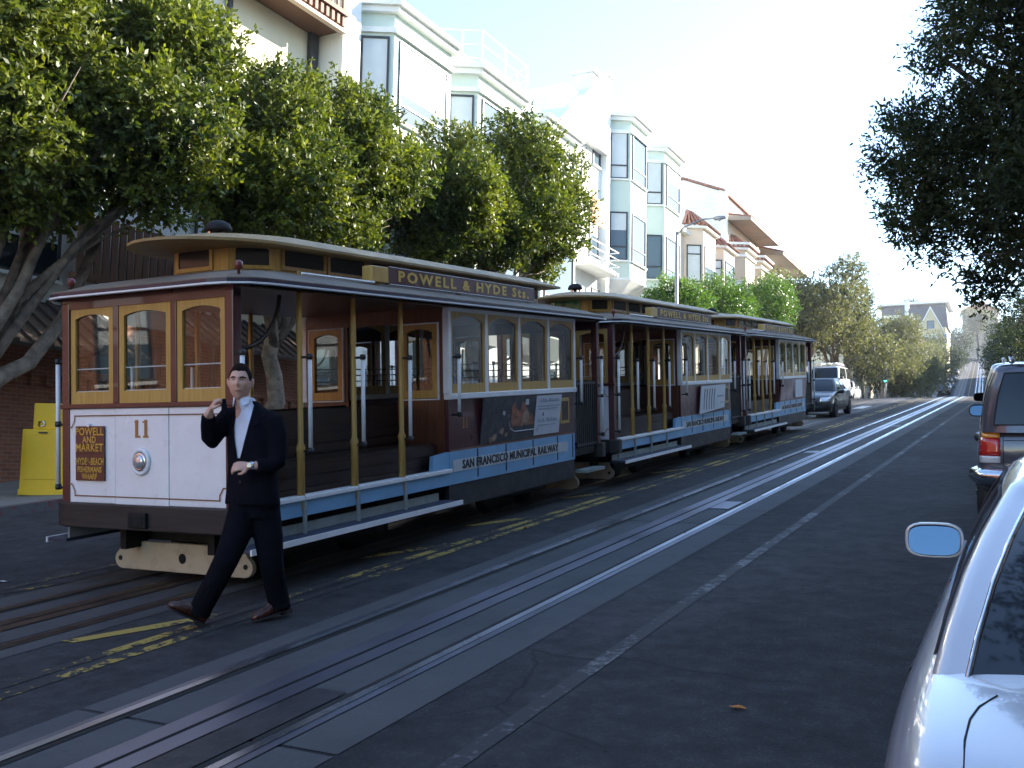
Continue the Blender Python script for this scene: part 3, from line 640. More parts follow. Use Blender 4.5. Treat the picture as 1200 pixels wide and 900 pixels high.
# ================================================================== BUILDINGS
MT['w_white'] = plain('white_stucco', (.82, .82, .78), .8, 0, .06, .6, .1, 30, dirt=.12, dirtcol=(.45, .43, .38))
MT['w_cream'] = plain('cream_stucco', (.74, .66, .48), .85, 0, .07, .8, .1, 30)
MT['w_mint'] = plain('pale_mint_stucco', (.60, .68, .60), .75, 0, .05, .8, .08, 30)
MT['w_peach'] = plain('peach_stucco', (.72, .58, .46), .8, 0, .06, .8, .08, 30)
MT['w_tan'] = plain('tan_stucco', (.52, .42, .32), .8, 0, .08, .8, .08, 30)
MT['w_grey'] = plain('grey_stucco', (.45, .45, .45), .8, 0, .08, .8, .08, 30)
MT['frame'] = plain('dark_window_frame', (.035, .035, .04), .4)
MT['framew'] = plain('white_window_frame', (.65, .65, .63), .5)
MT['brick'] = brick_mat('red_brick', (.22, .075, .04), (.32, .12, .06), (.30, .25, .2))
MT['tile'] = plain('terracotta_tile', (.30, .14, .09), .8, 0, .35, 6)
MT['browntimber'] = streaky('brown_timber', (.20, .10, .06), (.12, .055, .03), .7)
MT['darktimber'] = streaky('dark_timber', (.06, .04, .03), (.03, .02, .015), .8)
MT['tudor'] = plain('yellow_ochre_render', (.55, .47, .28), .85, 0, .1, 1)
MT['slate'] = plain('slate_roof', (.10, .10, .115), .8, 0, .2, 3)
MT['eavebrown'] = plain('weathered_eave', (.30, .25, .20), .8, 0, .1, 1)
MT['orange'] = plain('orange_banner', (.62, .26, .03), .6, 0, .15, 3)
MT['redletter'] = plain('red_letter', (.45, .06, .03), .6)
def building(name, label, base, group=None): return thing(name, label, 'building', base, group)
def part(mb, name, mat, root, **k):
    o = mb.build(name, mat, root, **k); o.location = -root.location; return o
def quadbox(mb, p, d, n, s0, s1, z0, z1, a, b):
    """box on a vertical face: along d from s0..s1, proud a..b"""
    vs_ = []
    for z in (z0, z1):
        for s, q in ((s0, a), (s1, a), (s1, b), (s0, b)): vs_.append((p[0]+d[0]*s+n[0]*q, p[1]+d[1]*s+n[1]*q, z))
    return mb.add(vs_, [(0, 3, 2, 1), (4, 5, 6, 7), (0, 1, 5, 4), (1, 2, 6, 5), (2, 3, 7, 6), (3, 0, 4, 7)])
def hwin(root, p0, p1, f0, f1, z0, z1, fm='frame', gm='bglass', rail=.28, fw_=.06, proud=.05, off=0.):
    d = Vector((p1[0]-p0[0], p1[1]-p0[1])); L_ = d.length; d /= L_; n = Vector((d.y, -d.x))
    s0, s1 = f0*L_, f1*L_
    mb = MB(); a, b = off+.002, off+proud
    quadbox(mb, p0, d, n, s0, s0+fw_, z0, z1, a, b); quadbox(mb, p0, d, n, s1-fw_, s1, z0, z1, a, b)
    quadbox(mb, p0, d, n, s0+fw_, s1-fw_, z0, z0+fw_, a, b); quadbox(mb, p0, d, n, s0+fw_, s1-fw_, z1-fw_, z1, a, b)
    f = part(mb, 'window', MT[fm], root)
    mb = MB(); quadbox(mb, p0, d, n, s0+fw_, s1-fw_, z0+fw_, z1-fw_, off+.001, off+.014); mb.build('pane', MT[gm], f)
    if rail:
        zz = z0+(z1-z0)*rail; mb = MB(); quadbox(mb, p0, d, n, s0+fw_, s1-fw_, zz-.03, zz+.03, off+.012, off+proud-.01); mb.build('sash_rail', MT[fm], f)
    if gm != 'blind' and random.random() < .55:
        zz = z1-fw_-(z1-z0)*random.choice((.2, .35, .5, .62)); mb = MB(); quadbox(mb, p0, d, n, s0+fw_, s1-fw_, zz, z1-fw_, off+.0145, off+.018); mb.build('blind', MT['blind'], f)
    mb = MB(); quadbox(mb, p0, d, n, s0-.05, s1+.05, z0-.07, z0-.002, a, b+.05); mb.build('sill', MT['w_white'], f)
    return f
def bay_pts(X, y0, y1, d, b, e=0.):
    return [(X-.02, y0-e), (X+d+e, y0+b-e*.45), (X+d+e, y1-b+e*.45), (X-.02, y1+e)]
def bay(root, X, y0, y1, z0, z1, floors, d=.9, b=.55, mat='w_mint', corbel=True, cornice=True, fm='frame', gm='bglass', rail=.28, roof=None):
    pts = bay_pts(X, y0, y1, d, b)
    part(MB().prism(pts, 'z', z0, z1), 'bay', MT[mat], root)
    if cornice:
        part(MB().prism(bay_pts(X, y0, y1, d, b, .10), 'z', z1-.55, z1-.40), 'cornice', MT['w_white'], root)
        part(MB().prism(bay_pts(X, y0, y1, d, b, .18), 'z', z1+.001, z1+.16), 'cornice', MT['w_white'], root)
        part(MB().prism(bay_pts(X, y0, y1, d, b, .30), 'z', z1+.161, z1+.30), 'cornice', MT['w_white'], root)
    if corbel:
        lo, hi = bay_pts(X, y0+.6, y1-.6, d*.35, b*.4), bay_pts(X, y0, y1, d, b, .06)
        part(MB().grid([[p+(z0-.75,) for p in lo], [p+(z0-.1,) for p in hi], [p+(z0-.001,) for p in hi]], True), 'corbel', MT['w_white'], root)
    for k, (wz0, wz1) in enumerate(floors):
        for i, (f0, f1) in enumerate(((.16, .88), (.08, .92), (.12, .84))):
            hwin(root, pts[i], pts[i+1], f0, f1, wz0, wz1, fm, gm if (i+k) % 3 else 'blind', rail)
    if roof:
        lo = bay_pts(X, y0, y1, d, b, .28); hi = [(X-.02, y0+.5), (X+.1, y0+b+.5), (X+.1, y1-b-.5), (X-.02, y1-.5)]
        tiles(root, [p+(z1+.02,) for p in lo], [p+(z1+roof,) for p in hi])
        part(MB().prism(bay_pts(X, y0, y1, d, b, .2), 'z', z1-.12, z1+.015), 'cornice', MT['w_white'], root)
def tiles(root, lo, hi, name='tile_roof'):
    """roof skin of ribbed barrel tiles from eave line lo to ridge line hi"""
    mb = MB(); th = MB()
    base = MB().grid([lo, hi]); o = part(base, name, MT['tile'], root)
    for i in range(len(lo)-1):
        a0, a1, b0, b1 = (Vector(q) for q in (lo[i], lo[i+1], hi[i], hi[i+1]))
        L_ = (a1-a0).length; n = max(2, int(L_/.24))
        for k in range(n):
            t = (k+.5)/n; p0, p1 = a0.lerp(a1, t), b0.lerp(b1, t)
            MB().tube([p0+Vector((0, 0, .02)), p1+Vector((0, 0, .02))], .07, 5).build('tile', MT['tile'], o, fix=False)
    return o
def roof_rail(root, pts, z0, z1, mat='w_white', n=3):
    for z in np.linspace(z0+.2, z1, n):
        part(MB().tube([p+(z,) for p in pts], .018, 6), 'roof_rail', MT[mat], root)
    for i in range(len(pts)-1):
        for t in (0, .5): q = Vector(pts[i]).lerp(Vector(pts[i+1]), t); part(MB().box(q.x-.02, q.x+.02, q.y-.02, q.y+.02, z0, z1), 'rail_post', MT[mat], root)

# ---- brick and cream building behind the first trees
XB = -16.4
b0 = building('brick_building', 'brick building with cream upper wall and brown timber balcony behind the street trees', P(XB, 2))
part(MB().box(XB-9, XB, -34, 19.93, -6, 4.6), 'brick_wall', MT['brick'], b0)
part(MB().box(XB-9, XB-.05, -34, 8, 4.6, 12.2), 'brick_wall', MT['brick'], b0)
part(MB().box(XB-9, XB-.05, 8.01, 16.7, 4.6, 16), 'upper_wall', MT['w_white'], b0); part(MB().box(XB-9, XB-.02, 16.71, 19.93, 4.6, 16), 'upper_wall', MT['w_cream'], b0)
part(MB().tube([(XB+.06, 16.72, 3), (XB+.06, 16.72, 15.5)], .07, 8), 'drainpipe', MT['frame'], b0)
part(MB().box(XB-.01, XB+.12, 19.6, 19.9, 4.6, 13.05), 'corner_board', MT['frame'], b0)
bal = part(MB().box(XB-.02, XB+.9, 14.2, 19.93, 13.02, 13.2), 'balcony', MT['browntimber'], b0)
for k in range(26): MB().box(XB+.9, XB+.99, 14.25+k*.22, 14.25+k*.22+.11, 13.08, 13.34).build('dentil', MT['browntimber'], bal)
MB().box(XB+.84, XB+1.05, 14.2, 19.93, 13.36, 13.48).build('balcony_rail', MT['browntimber'], bal); MB().box(XB+.84, XB+1.0, 14.2, 19.93, 12.92, 13.01).build('balcony_rail', MT['w_peach'], bal)
for k in range(24): MB().box(XB+.90, XB+.95, 14.3+k*.24, 14.3+k*.24+.08, 13.48, 14.25).build('baluster', MT['browntimber'], bal)
MB().box(XB+.86, XB+1.0, 14.2, 19.93, 14.25, 14.36).build('balcony_rail', MT['browntimber'], bal)
for k in range(44): # brick dentil course above the base, stepping up the hill
    y = 5.2+k*.33; part(MB().box(XB, XB+.07, y, y+.17, zr(11)+2.0, zr(11)+2.22), 'brick_dentil', MT['brick'], b0)
part(MB().box(XB, XB+.10, 5.1, 19.8, zr(11)+2.225, zr(11)+2.36), 'brick_course', MT['brick'], b0)
aw = part(MB().prism([(XB, 4.75), (XB+1.5, 3.75), (XB+1.5, 3.68), (XB, 4.66)], 'y', 5.0, 13.6), 'awning', MT['darktimber'], b0)
for k in range(26): MB().prism([(XB+.02, 4.80), (XB+1.5, 3.81), (XB+1.5, 3.755), (XB+.02, 4.745)], 'y', 5.1+k*.33, 5.19+k*.33).build('awning_batten', MT['darktimber'], aw)
aw = part(MB().prism([(XB, 5.15), (XB+1.3, 4.3), (XB+1.3, 4.23), (XB, 5.06)], 'y', 15.2, 19.5), 'awning', MT['darktimber'], b0)
for k in range(13): MB().prism([(XB+.02, 5.2), (XB+1.3, 4.36), (XB+1.3, 4.305), (XB+.02, 5.145)], 'y', 15.3+k*.33, 15.39+k*.33).build('awning_batten', MT['darktimber'], aw)
for y0, y1, z0, z1 in ((9.6, 12.6, 5.2, 7.2), (13.4, 15.2, 1.7, 4.3), (16.0, 19.0, 5.6, 7.4), (-3, -1.6, 2.2, 4.4), (-7, -5.6, 2.2, 4.4), (3.2, 4.6, 2.6, 4.2), (2.5, 4, 6, 8), (-2, -.5, 6, 8)):
    hwin(b0, (XB, y0), (XB, y1), 0, 1, z0, z1, 'frame', 'bglass' if z0 < 5 else 'dglass', .5)
scr = part(MB().box(XB+.02, XB+.25, 12.8, 16.2, 5.3, 5.42), 'timber_screen', MT['browntimber'], b0)
for k in range(17): MB().box(XB+.16, XB+.2, 12.85+k*.2, 12.85+k*.2+.15, 5.42, 6.6).build('screen_board', MT['browntimber'], scr)

# ---- white apartment block with mint bay windows
XW = -15.9
b1 = building('apartment_building', 'white apartment block with pale mint bay windows and flat cornice beside brick building', P(XW, 27))
part(MB().box(XW-10, XW, 19.96, 34.6, 1, 14.6), 'wall', MT['w_white'], b1)
part(MB().box(XW-10, XW+.22, 19.96, 34.6, 14.6, 14.95), 'parapet', MT['w_white'], b1)
part(MB().box(XW-.01, XW+.35, 19.97, 20.72, 1.5, 15.6), 'pilaster', MT['w_white'], b1)
for y0, y1 in ((20.95, 25.0), (25.55, 29.6), (30.2, 34.2)):
    bay(b1, XW, y0, y1, 6.6, 14.05, ((11.15, 13.4), (7.5, 9.75)), rail=.22)
roof_rail(b1, [p for p in bay_pts(XW, 25.55, 29.6, .9, .55, .15)], 14.36, 15.45)
for y in (21.6, 24.2, 27, 30.5, 32.6): hwin(b1, (XW, y), (XW, y+1.3), 0, 1, 3.6, 5.6)

# ---- white block with stepped parapet tower
b2 = building('apartment_building', 'white apartment block with square parapet tower and two stacked mint bays', P(XW, 41))
part(MB().box(XW-10, XW, 34.62, 48.6, 2.5, 17.1), 'wall', MT['w_white'], b2)
part(MB().prism([(33.4, 15.2), (34.62, 15.2), (38.55, 15.2), (38.55, 17.7), (36.7, 17.7)], 'x', XW-1.2, XW+.3), 'raking_parapet', MT['w_white'], b2)
for y, z in ((36.45, 18.15), (38.1, 18.6)): part(MB().box(XW-.5, XW+.35, y, y+.55, 17.2, z), 'parapet_block', MT['w_white'], b2); part(MB().box(XW-.6, XW+.45, y-.1, y+.65, z+.001, z+.15), 'coping', MT['w_white'], b2)
part(MB().box(XW, XW+.27, 38.25, 38.60, 4, 15.19), 'pilaster', MT['w_white'], b2)
hwin(b2, (XW, 37.3), (XW, 38.1), 0, 1, 14.6, 16.4, rail=0); hwin(b2, (XW, 37.3), (XW, 38.1), 0, 1, 7.4, 9.4)
hwin(b2, (XW, 34.9), (XW, 36.2), 0, 1, 12.8, 14.6); hwin(b2, (XW, 37.0), (XW, 38.0), 0, 1, 10.6, 12.7, rail=0)
for y0, y1 in ((38.85, 41.95), (43.35, 46.8)):
    bay(b2, XW, y0, y1, 10.1, 16.95, ((14.4, 16.5), (10.85, 12.95)))
    roof_rail(b2, [p for p in bay_pts(XW, y0, y1, .9, .55, .1)], 17.26, 18.0)
bl = part(MB().box(XW, XW+.9, 35.2, 38.1, 9.9, 10.05), 'balcony', MT['w_white'], b2)
for z in (10.3, 10.6, 10.9): MB().tube([(XW+.05, 35.2, z), (XW+.88, 35.2, z), (XW+.88, 38.1, z), (XW+.05, 38.1, z)], .025, 6).build('balcony_rail', MT['framew'], bl)
for y in (39.2, 41, 44, 46, 47.4): hwin(b2, (XW, y), (XW, y+1.0), 0, 1, 6.2, 8.3)
sg = MB().box(-.03, .03, -.62, .62, -.52, .52).build('lease_sign', MT['orange']); sg.location = (XW+.99, 35.6, 12.0)
tag(sg, 'orange lease banner with red letters hanging over white balcony', 'sign')
lettering('lettering', 'LEASE', .36, MT['redletter'], sg, (.034, 0, .25), (0, 1, 0), (0, 0, 1), depth=.002)
for y in (-.5, .5): MB().box(-.96, -.03, y-.02, y+.02, .3, .34).build('bracket', MT['frame'], sg)

# ---- peach house with tiled bays
b3 = building('row_house', 'peach house with two small tile-roofed bays', P(-16, 53)); b3['category'] = 'house'
part(MB().box(-25, -16, 48.62, 57.9, 3.6, 14.4), 'wall', MT['w_peach'], b3)
for y0, y1, zt in ((49.9, 53.3, 14.9), (53.9, 57.2, 14.7)):
    bay(b3, -16, y0, y1, 9.6, zt, ((11.9, 13.9),), mat='w_peach', cornice=False, roof=.95, rail=.75)
part(MB().box(-16.3, -15.7, 48.7, 57.9, 14.4, 14.6), 'parapet', MT['w_white'], b3)
for y in (50, 52.5, 55): hwin(b3, (-16, y), (-16, y+1.2), 0, 1, 6.9, 8.8, 'framew')
# ---- tall white house with clapboard side and broad eave
b4 = building('row_house', 'tall white clapboard-sided house with broad brown eave above tiled bays', P(-16, 62)); b4['category'] = 'house'
part(MB().box(-26, -16, 57.95, 66.2, 4.5, 17.2), 'wall', MT['w_tan'], b4)
part(MB().box(-21, -16.2, 57.92, 66.0, 17.2, 18.9), 'attic_wall', MT['w_white'], b4)
for k in range(24): part(MB().box(-20, -16.15, 57.89, 57.949, 13.4+k*.22, 13.4+k*.22+.2), 'clapboard', MT['w_white'], b4)
part(MB().box(-16.35, -15.9, 57.87, 58.2, 4.5, 19.0), 'corner_board', MT['w_white'], b4); part(MB().box(-19.6, -19.0, 57.4, 57.9, 12, 19.5), 'chimney', MT['w_white'], b4)
part(MB().prism([(-21, 18.9), (-16.2, 18.9), (-18.6, 19.9), (-21, 19.9)], 'y', 57.92, 66.0), 'gable_wall', MT['w_white'], b4)
part(MB().prism([(-16.0, 18.86), (-16.0, 19.0), (-18.6, 20.06), (-21, 20.06), (-21, 19.92), (-18.6, 19.92)], 'y', 57.75, 66.1), 'coping', MT['tile'], b4)
ev = part(MB().prism([(-17, 17.35), (-14.6, 17.15), (-14.6, 17.35), (-17, 17.8)], 'y', 58.6, 66.2), 'eave', MT['eavebrown'], b4)
tiles(b4, [(-14.6, 58.6, 17.37), (-14.6, 66.2, 17.37)], [(-17, 58.6, 17.9), (-17, 66.2, 17.9)])
for y0, y1 in ((58.7, 62.0), (62.6, 65.9)):
    bay(b4, -16, y0, y1, 9.8, 15.6, ((11.6, 13.6),), mat='w_tan', cornice=True, roof=.9, fm='framew', rail=.7)
# ---- last house of the block
b5 = building('row_house', 'narrow tan house with flat overhanging brown eave, last before the cross street', P(-16, 70)); b5['category'] = 'house'
part(MB().box(-26, -16, 66.25, 75, 5, 16.6), 'wall', MT['w_tan'], b5)
part(MB().prism([(-17, 16.8), (-14.4, 16.6), (-14.4, 16.8), (-17, 17.5)], 'y', 66.4, 75.2), 'eave', MT['eavebrown'], b5); tiles(b5, [(-14.4, 66.4, 16.82), (-14.4, 75.2, 16.82)], [(-17, 66.4, 17.6), (-17, 75.2, 17.6)])
for y0, y1 in ((66.6, 70), (71, 74.6)): bay(b5, -16, y0, y1, 9.8, 15.2, ((11.8, 13.8),), mat='w_tan', fm='framew', rail=.7)

# ---- row on the right-hand side, which shades the street
cols = ['w_cream', 'w_grey', 'w_white', 'w_peach', 'w_mint', 'w_tan', 'w_cream', 'w_white', 'w_grey', 'w_peach', 'w_white']
names = ['cream', 'grey', 'white', 'peach', 'mint', 'tan', 'cream', 'white', 'grey', 'peach', 'white']
yy = -48.; k = 0
side_labels = ['down the hill from', 'opposite', 'uphill of']
while k < 11:
    w_ = 9.9; y1 = yy+w_; H = [11.4, 11.9, 11.2, 11.8, 11.6, 12.6, 13.4, 11.2, 13.8, 14.0, 13.4][k]; zb = zr((yy+y1)/2); X = 5.7
    hb = building('row_house', 'three storey %s house number %d up the shaded side of the street' % (names[k], k+1), P(X, (yy+y1)/2), 'houses on the shaded side'); hb['category'] = 'house'
    hb['label'] = ['cream house with flat parapet lowest on the shaded side', 'grey house with flat parapet below the white one, shaded side', 'white house with flat parapet between grey and peach, shaded side', 'peach house with flat parapet between white and mint, shaded side', 'mint house with flat parapet on the shaded side', 'tan house with flat parapet on the shaded side above the mint one', 'cream house with flat parapet between tan and white, shaded side', 'white house with flat parapet between cream and grey, shaded side', 'grey house with flat parapet above the white one, shaded side', 'peach house with flat parapet highest but one, shaded side', 'white house with flat parapet highest on the shaded side'][k]
    part(MB().box(X, X+11, yy+.02, y1-.02, zb-3, zb+H), 'wall', MT[cols[k]], hb); part(MB().box(X-.25, X+.4, yy+.02, y1-.02, zb+H, zb+H+.35), 'parapet', MT[cols[k]], hb)
    for f in range(3):
        for y in (yy+1.2, yy+4.3, yy+7.4): hwin(hb, (X, y+1.4), (X, y), 0, 1, zb+1.3+f*3.5, zb+3.2+f*3.5, 'framew')
    yy = y1; k += 1

# ---- far side of the dip: gabled house, large flat-roofed block, hillside houses
b6 = building('gabled_house', 'distant pale yellow gabled house with slate roof rising above the street trees', P(-14.5, 230)); b6['category'] = 'house'
part(MB().box(-24.5, -15.6, 230, 240, 20, 34.6), 'wall', MT['tudor'], b6)
part(MB().prism([(-25, 34.6), (-15.2, 34.6), (-15.6, 39.2), (-24.6, 39.2)], 'y', 231.2, 240), 'roof', MT['slate'], b6)
for xc, hw_, zt in ((-22.3, 1.5, 37.6), (-18.6, 2.3, 38.9)):
    part(MB().prism([(xc-hw_, 34.0), (xc+hw_, 34.0), (xc, zt)], 'y', 229.7, 236), 'gable', MT['tudor'], b6)
    for s in (-1, 1): part(MB().prism([(xc+s*(hw_+.25), 33.75), (xc+s*(hw_+.25), 34.15), (xc, zt+.35), (xc, zt-.05)], 'y', 229.4, 236), 'gable_board', MT['w_white'], b6)
    hwin(b6, (xc-.75, 229.7), (xc+.75, 229.7), 0, 1, 34.3, 36.1, 'frame', 'bglass', .5, .12, .1)
for x in (-23.2, -20.6, -18.5, -17): hwin(b6, (x, 230), (x+1.6, 230), 0, 1, 31.0, 33.2, 'framew', 'bglass', .5, .12, .1)
part(MB().box(-23.9, -23.1, 231, 232, 36, 41), 'chimney', MT['w_white'], b6)
b7 = building('flat_roofed_block', 'distant large pale block with long flat roof behind the gabled house', P(-22, 268))
part(MB().box(-33, -18, 265, 280, 28, 43.2), 'wall', MT['w_white'], b7); part(MB().box(-33, -18, 265.5, 280, 43.2, 45.6), 'roof_storey', MT['slate'], b7); part(MB().box(-34, -17, 264, 281, 45.6, 46.2), 'flat_roof', MT['w_white'], b7)
for k in range(6): hwin(b7, (-32.4+k*2.4, 265), (-30.8+k*2.4, 265), 0, 1, 40.4, 42.4, 'frame', 'bglass', 0, .1, .1)
b8 = building('gabled_house', 'distant small house with reddish hipped roof left of the gabled yellow house', P(-21, 205)); b8['category'] = 'house'
part(MB().box(-24.5, -18.2, 206, 214, 16, 26.4), 'wall', MT['w_peach'], b8); part(MB().prism([(-25, 26.4), (-17.8, 26.4), (-18.8, 29.5), (-23.5, 29.5)], 'y', 205.4, 214.5), 'roof', MT['tile'], b8)
for k in range(2): hwin(b8, (-23.5+k*2.6, 206), (-22+k*2.6, 206), 0, 1, 23.4, 25.4, 'framew')
for i, (x0, x1, y, zt, mt, lb) in enumerate(((-20, -9, 372, 60, 'w_tan', 'hazy tan house closing the top of the far hill'), (-6, 8, 380, 55, 'w_grey', 'hazy grey house at the top right of the far hill'))):
    hb = building('hill_house', lb, (x0, y, zr(y))); hb['category'] = 'house'
    part(MB().box(x0, x1, y, y+12, zr(y)-2, zt), 'wall', MT[mt], hb); part(MB().prism([(x0-.5, zt), (x1+.5, zt), ((x0+x1)/2, zt+3.5)], 'y', y-.5, y+12.5), 'roof', MT['tile'], hb)
    for k in range(3): hwin(hb, (x0+1+k*3, y), (x0+2.6+k*3, y), 0, 1, zt-4, zt-1.8, 'framew', 'bglass', .5, .12, .1)
# right-hand far row that shades the far street
for i, (y0, y1) in enumerate(((94, 118), (120, 146), (148, 176), (178, 206), (208, 236))):
    x0 = 4.2+sx(y0)-.6; zb = zr(y1); hb = building('far_row_house', ['far %s house beyond the cross street, shaded side' % c for c in ('white', 'tan', 'grey', 'cream', 'peach')][i], (x0, y0, zr(y0))); hb['category'] = 'house'
    part(MB().box(x0, x0+12, y0, y1, zr(y0)-2, zb+10), 'wall', MT[('w_white', 'w_tan', 'w_grey', 'w_cream', 'w_peach')[i]], hb); part(MB().box(x0-.3, x0+12, y0, y1, zb+10, zb+10.4), 'parapet', MT['w_white'], hb)
    for k in range(4): hwin(hb, (x0, y0+3+k*5.5), (x0, y0+1+k*5.5), 0, 1, zb+3, zb+5, 'framew')
# left-hand far row behind the olive trees
for i, (y0, y1, c, H) in enumerate(((93, 112, 'w_cream', 9), (113, 134, 'w_white', 8), (136, 160, 'w_peach', 8), (162, 190, 'w_tan', 7))):
    x0 = -14.2+sx(y0); hb = building('far_row_house', 'far %s house behind the olive trees past the cross street' % c[2:], (x0, y0, zr(y0))); hb['category'] = 'house'
    part(MB().box(x0-10, x0, y0, y1, zr(y0)-2, zr(y0)+H), 'wall', MT[c], hb); part(MB().box(x0-10, x0+.4, y0-.2, y1, zr(y0)+H, zr(y0)+H+.4), 'parapet', MT['w_white'], hb)
    for k in range(4): hwin(hb, (x0, y0+1+k*4.5), (x0, y0+3+k*4.5), 0, 1, zr(y0)+2, zr(y0)+4.2, 'framew'); hwin(hb, (x0, y0+1+k*4.5), (x0, y0+3+k*4.5), 0, 1, zr(y0)+5, zr(y0)+7, 'framew')
# ================================================================== TREES
MT['ficus'] = leaf_mat('ficus_leaf', [(.0, (.012, .028, .007)), (.45, (.034, .066, .011)), (.78, (.10, .14, .018)), (1., (.26, .27, .035))], .3, .48, .35)
MT['ball'] = leaf_mat('laurel_leaf', [(.0, (.03, .07, .015)), (.5, (.06, .13, .02)), (1., (.13, .21, .04))], .35, .4)
MT['olive'] = leaf_mat('olive_leaf', [(.0, (.07, .075, .045)), (.5, (.13, .13, .08)), (1., (.22, .21, .13))], .3, .6, .3)
MT['dark_leaf'] = leaf_mat('dark_evergreen_leaf', [(.0, (.016, .024, .014)), (.5, (.030, .042, .02)), (1., (.07, .08, .032))], .3, .6, .2)
MT['pine'] = leaf_mat('cypress_spray', [(.0, (.03, .045, .03)), (1., (.06, .08, .05))], .15, .7, .2)
MT['bark'] = plain('grey_bark', (.20, .16, .12), .9, 0, .5, 7, .6, 25)
MT['darkbark'] = plain('dark_bark', (.07, .055, .045), .9, 0, .4, 7, .5, 25)
def leaf_mesh(name, lobes, n_tw, per, ll, lw, mat, parent, seed, shell=4., gap=.35, droop=0., flat=0.):
    rg = np.random.default_rng(seed)
    Cn = np.array([l[:3] for l in lobes]); Rr = np.array([(l[3:6] if len(l) > 4 else (l[3],)*3) for l in lobes], float)
    wts = np.prod(Rr, 1)**.7; idx = rg.choice(len(lobes), n_tw*2, p=wts/wts.sum())
    d = rg.normal(size=(n_tw*2, 3)); d /= np.linalg.norm(d, axis=1)[:, None]
    rad = rg.random(n_tw*2)**(1/shell)
    k1 = rg.normal(size=(3, 3))*2.6; k2 = rg.normal(size=(3, 3))*4.5
    rad *= 1+.16*np.sin(d@k1[0]+idx)+.13*np.sin(d@k2[0]*1.3+idx*2.)+.10*rg.normal(size=n_tw*2)
    p = Cn[idx]+d*Rr[idx]*rad[:, None]
    sc = 2.0/np.mean(Rr)
    v = np.sin(p@k1[0]*sc*.5)+np.sin(p@k1[1]*sc*.5+1)+np.sin(p@k2[1]*sc*.5+2)
    keep = (v > np.quantile(v, gap)) | (rg.random(n_tw*2) < .12); p, d = p[keep][:n_tw], d[keep][:n_tw]
    n = len(p)
    tw = d*.8+rg.normal(size=(n, 3))*.55+np.array([0, 0, .25-droop]); tw /= np.linalg.norm(tw, axis=1)[:, None]
    s = np.tile(np.linspace(0, 1, per), n)[:, None]; base = np.repeat(p, per, 0)+np.repeat(tw, per, 0)*s*ll*2.6
    ld = np.repeat(tw, per, 0)*.6+rg.normal(size=(n*per, 3))*.62; ld[:, 2] -= droop*.5; ld /= np.linalg.norm(ld, axis=1)[:, None]
    nrm = rg.normal(size=(n*per, 3))*.7+np.repeat(d, per, 0)*.5+np.array([0, 0, .6]); sd_ = np.cross(ld, nrm); sd_ /= np.linalg.norm(sd_, axis=1)[:, None]+1e-9
    L_ = ll*(.65+.6*rg.random((n*per, 1))); Wd = lw*(.7+.5*rg.random((n*per, 1)))
    V = np.stack([base, base+ld*L_*.45+sd_*Wd/2, base+ld*L_, base+ld*L_*.45-sd_*Wd/2], 1).reshape(-1, 3).astype(np.float32)
    m_ = n*per; me = bpy.data.meshes.new(name); me.vertices.add(m_*4); me.vertices.foreach_set('co', V.ravel())
    me.loops.add(m_*4); me.loops.foreach_set('vertex_index', np.arange(m_*4, dtype=np.int32)); me.polygons.add(m_); me.polygons.foreach_set('loop_start', np.arange(m_, dtype=np.int32)*4)
    me.update(); o = link(name, me, mat, parent); stuff(o); return o
def clumps(lobes, k, f, seed):
    """split each lobe into overlapping leaf clumps with shaded hollows between them"""
    rg = np.random.default_rng(seed); out = []
    for l in lobes:
        out.append(tuple(l[:3])+(l[3]*.62,))
        for i in range(k):
            d = rg.normal(size=3); d /= np.linalg.norm(d); out.append(tuple(np.array(l[:3])+d*l[3]*.72)+(l[3]*f*(.75+.5*rg.random()),))
    return out
def wob(a, b, n, amp, rg):
    a, b = Vector(a), Vector(b); return [a.lerp(b, i/n)+Vector(rg.normal(size=3))*amp*(0 if i in (0, n) else 1) for i in range(n+1)]
def tree(name, label, base, fork, lobes, n_tw, per, ll, lw, leaf, bark='bark', r0=.2, seed=1, group=None, extra=(), sub=0, **k):
    rg = np.random.default_rng(seed); rt_ = thing(name, label, 'tree', base, group); B = Vector(base)
    lob = [tuple(np.array(l[:3])-np.array(base))+tuple(l[3:]) for l in lobes]; fk = Vector(fork)-B
    tr = MB(); pth = wob((0, 0, -.1), fk, 6, r0*.35, rg); tr.tube(pth, [r0*(1.25 if i == 0 else 1.05-.05*i) for i in range(7)], 12)
    tr.build('trunk', MT[bark], rt_, True)
    for i, l in enumerate(lob):
        c = Vector(l[:3]); st = fk if i % 2 == 0 else fk.lerp(Vector((0, 0, 0)), .12)
        mid = st.lerp(c, .5)+Vector((0, 0, .25)); pth = wob(st, mid, 3, r0*.5, rg)+wob(mid, c, 3, r0*.6, rg)[1:]
        MB().tube(pth, list(np.linspace(r0*.55, r0*.12, len(pth))), 8).build('limb', MT[bark], rt_, True)
        for q in range(3):
            e = c+Vector(rg.normal(size=3))*l[3]*.55; MB().tube(wob(pth[3], e, 3, r0*.3, rg), [r0*.16, r0*.12, r0*.08, r0*.03], 5).build('branch', MT[bark], rt_, True)
    for pts, rr_ in extra: MB().tube([Vector(q)-B for q in pts], rr_, 10).build('limb', MT[bark], rt_, True)
    leaf_mesh('crown', clumps(lob, sub, .42, seed) if sub else lob, n_tw, per, ll, lw, MT[leaf], rt_, seed+50, **k)
    return rt_
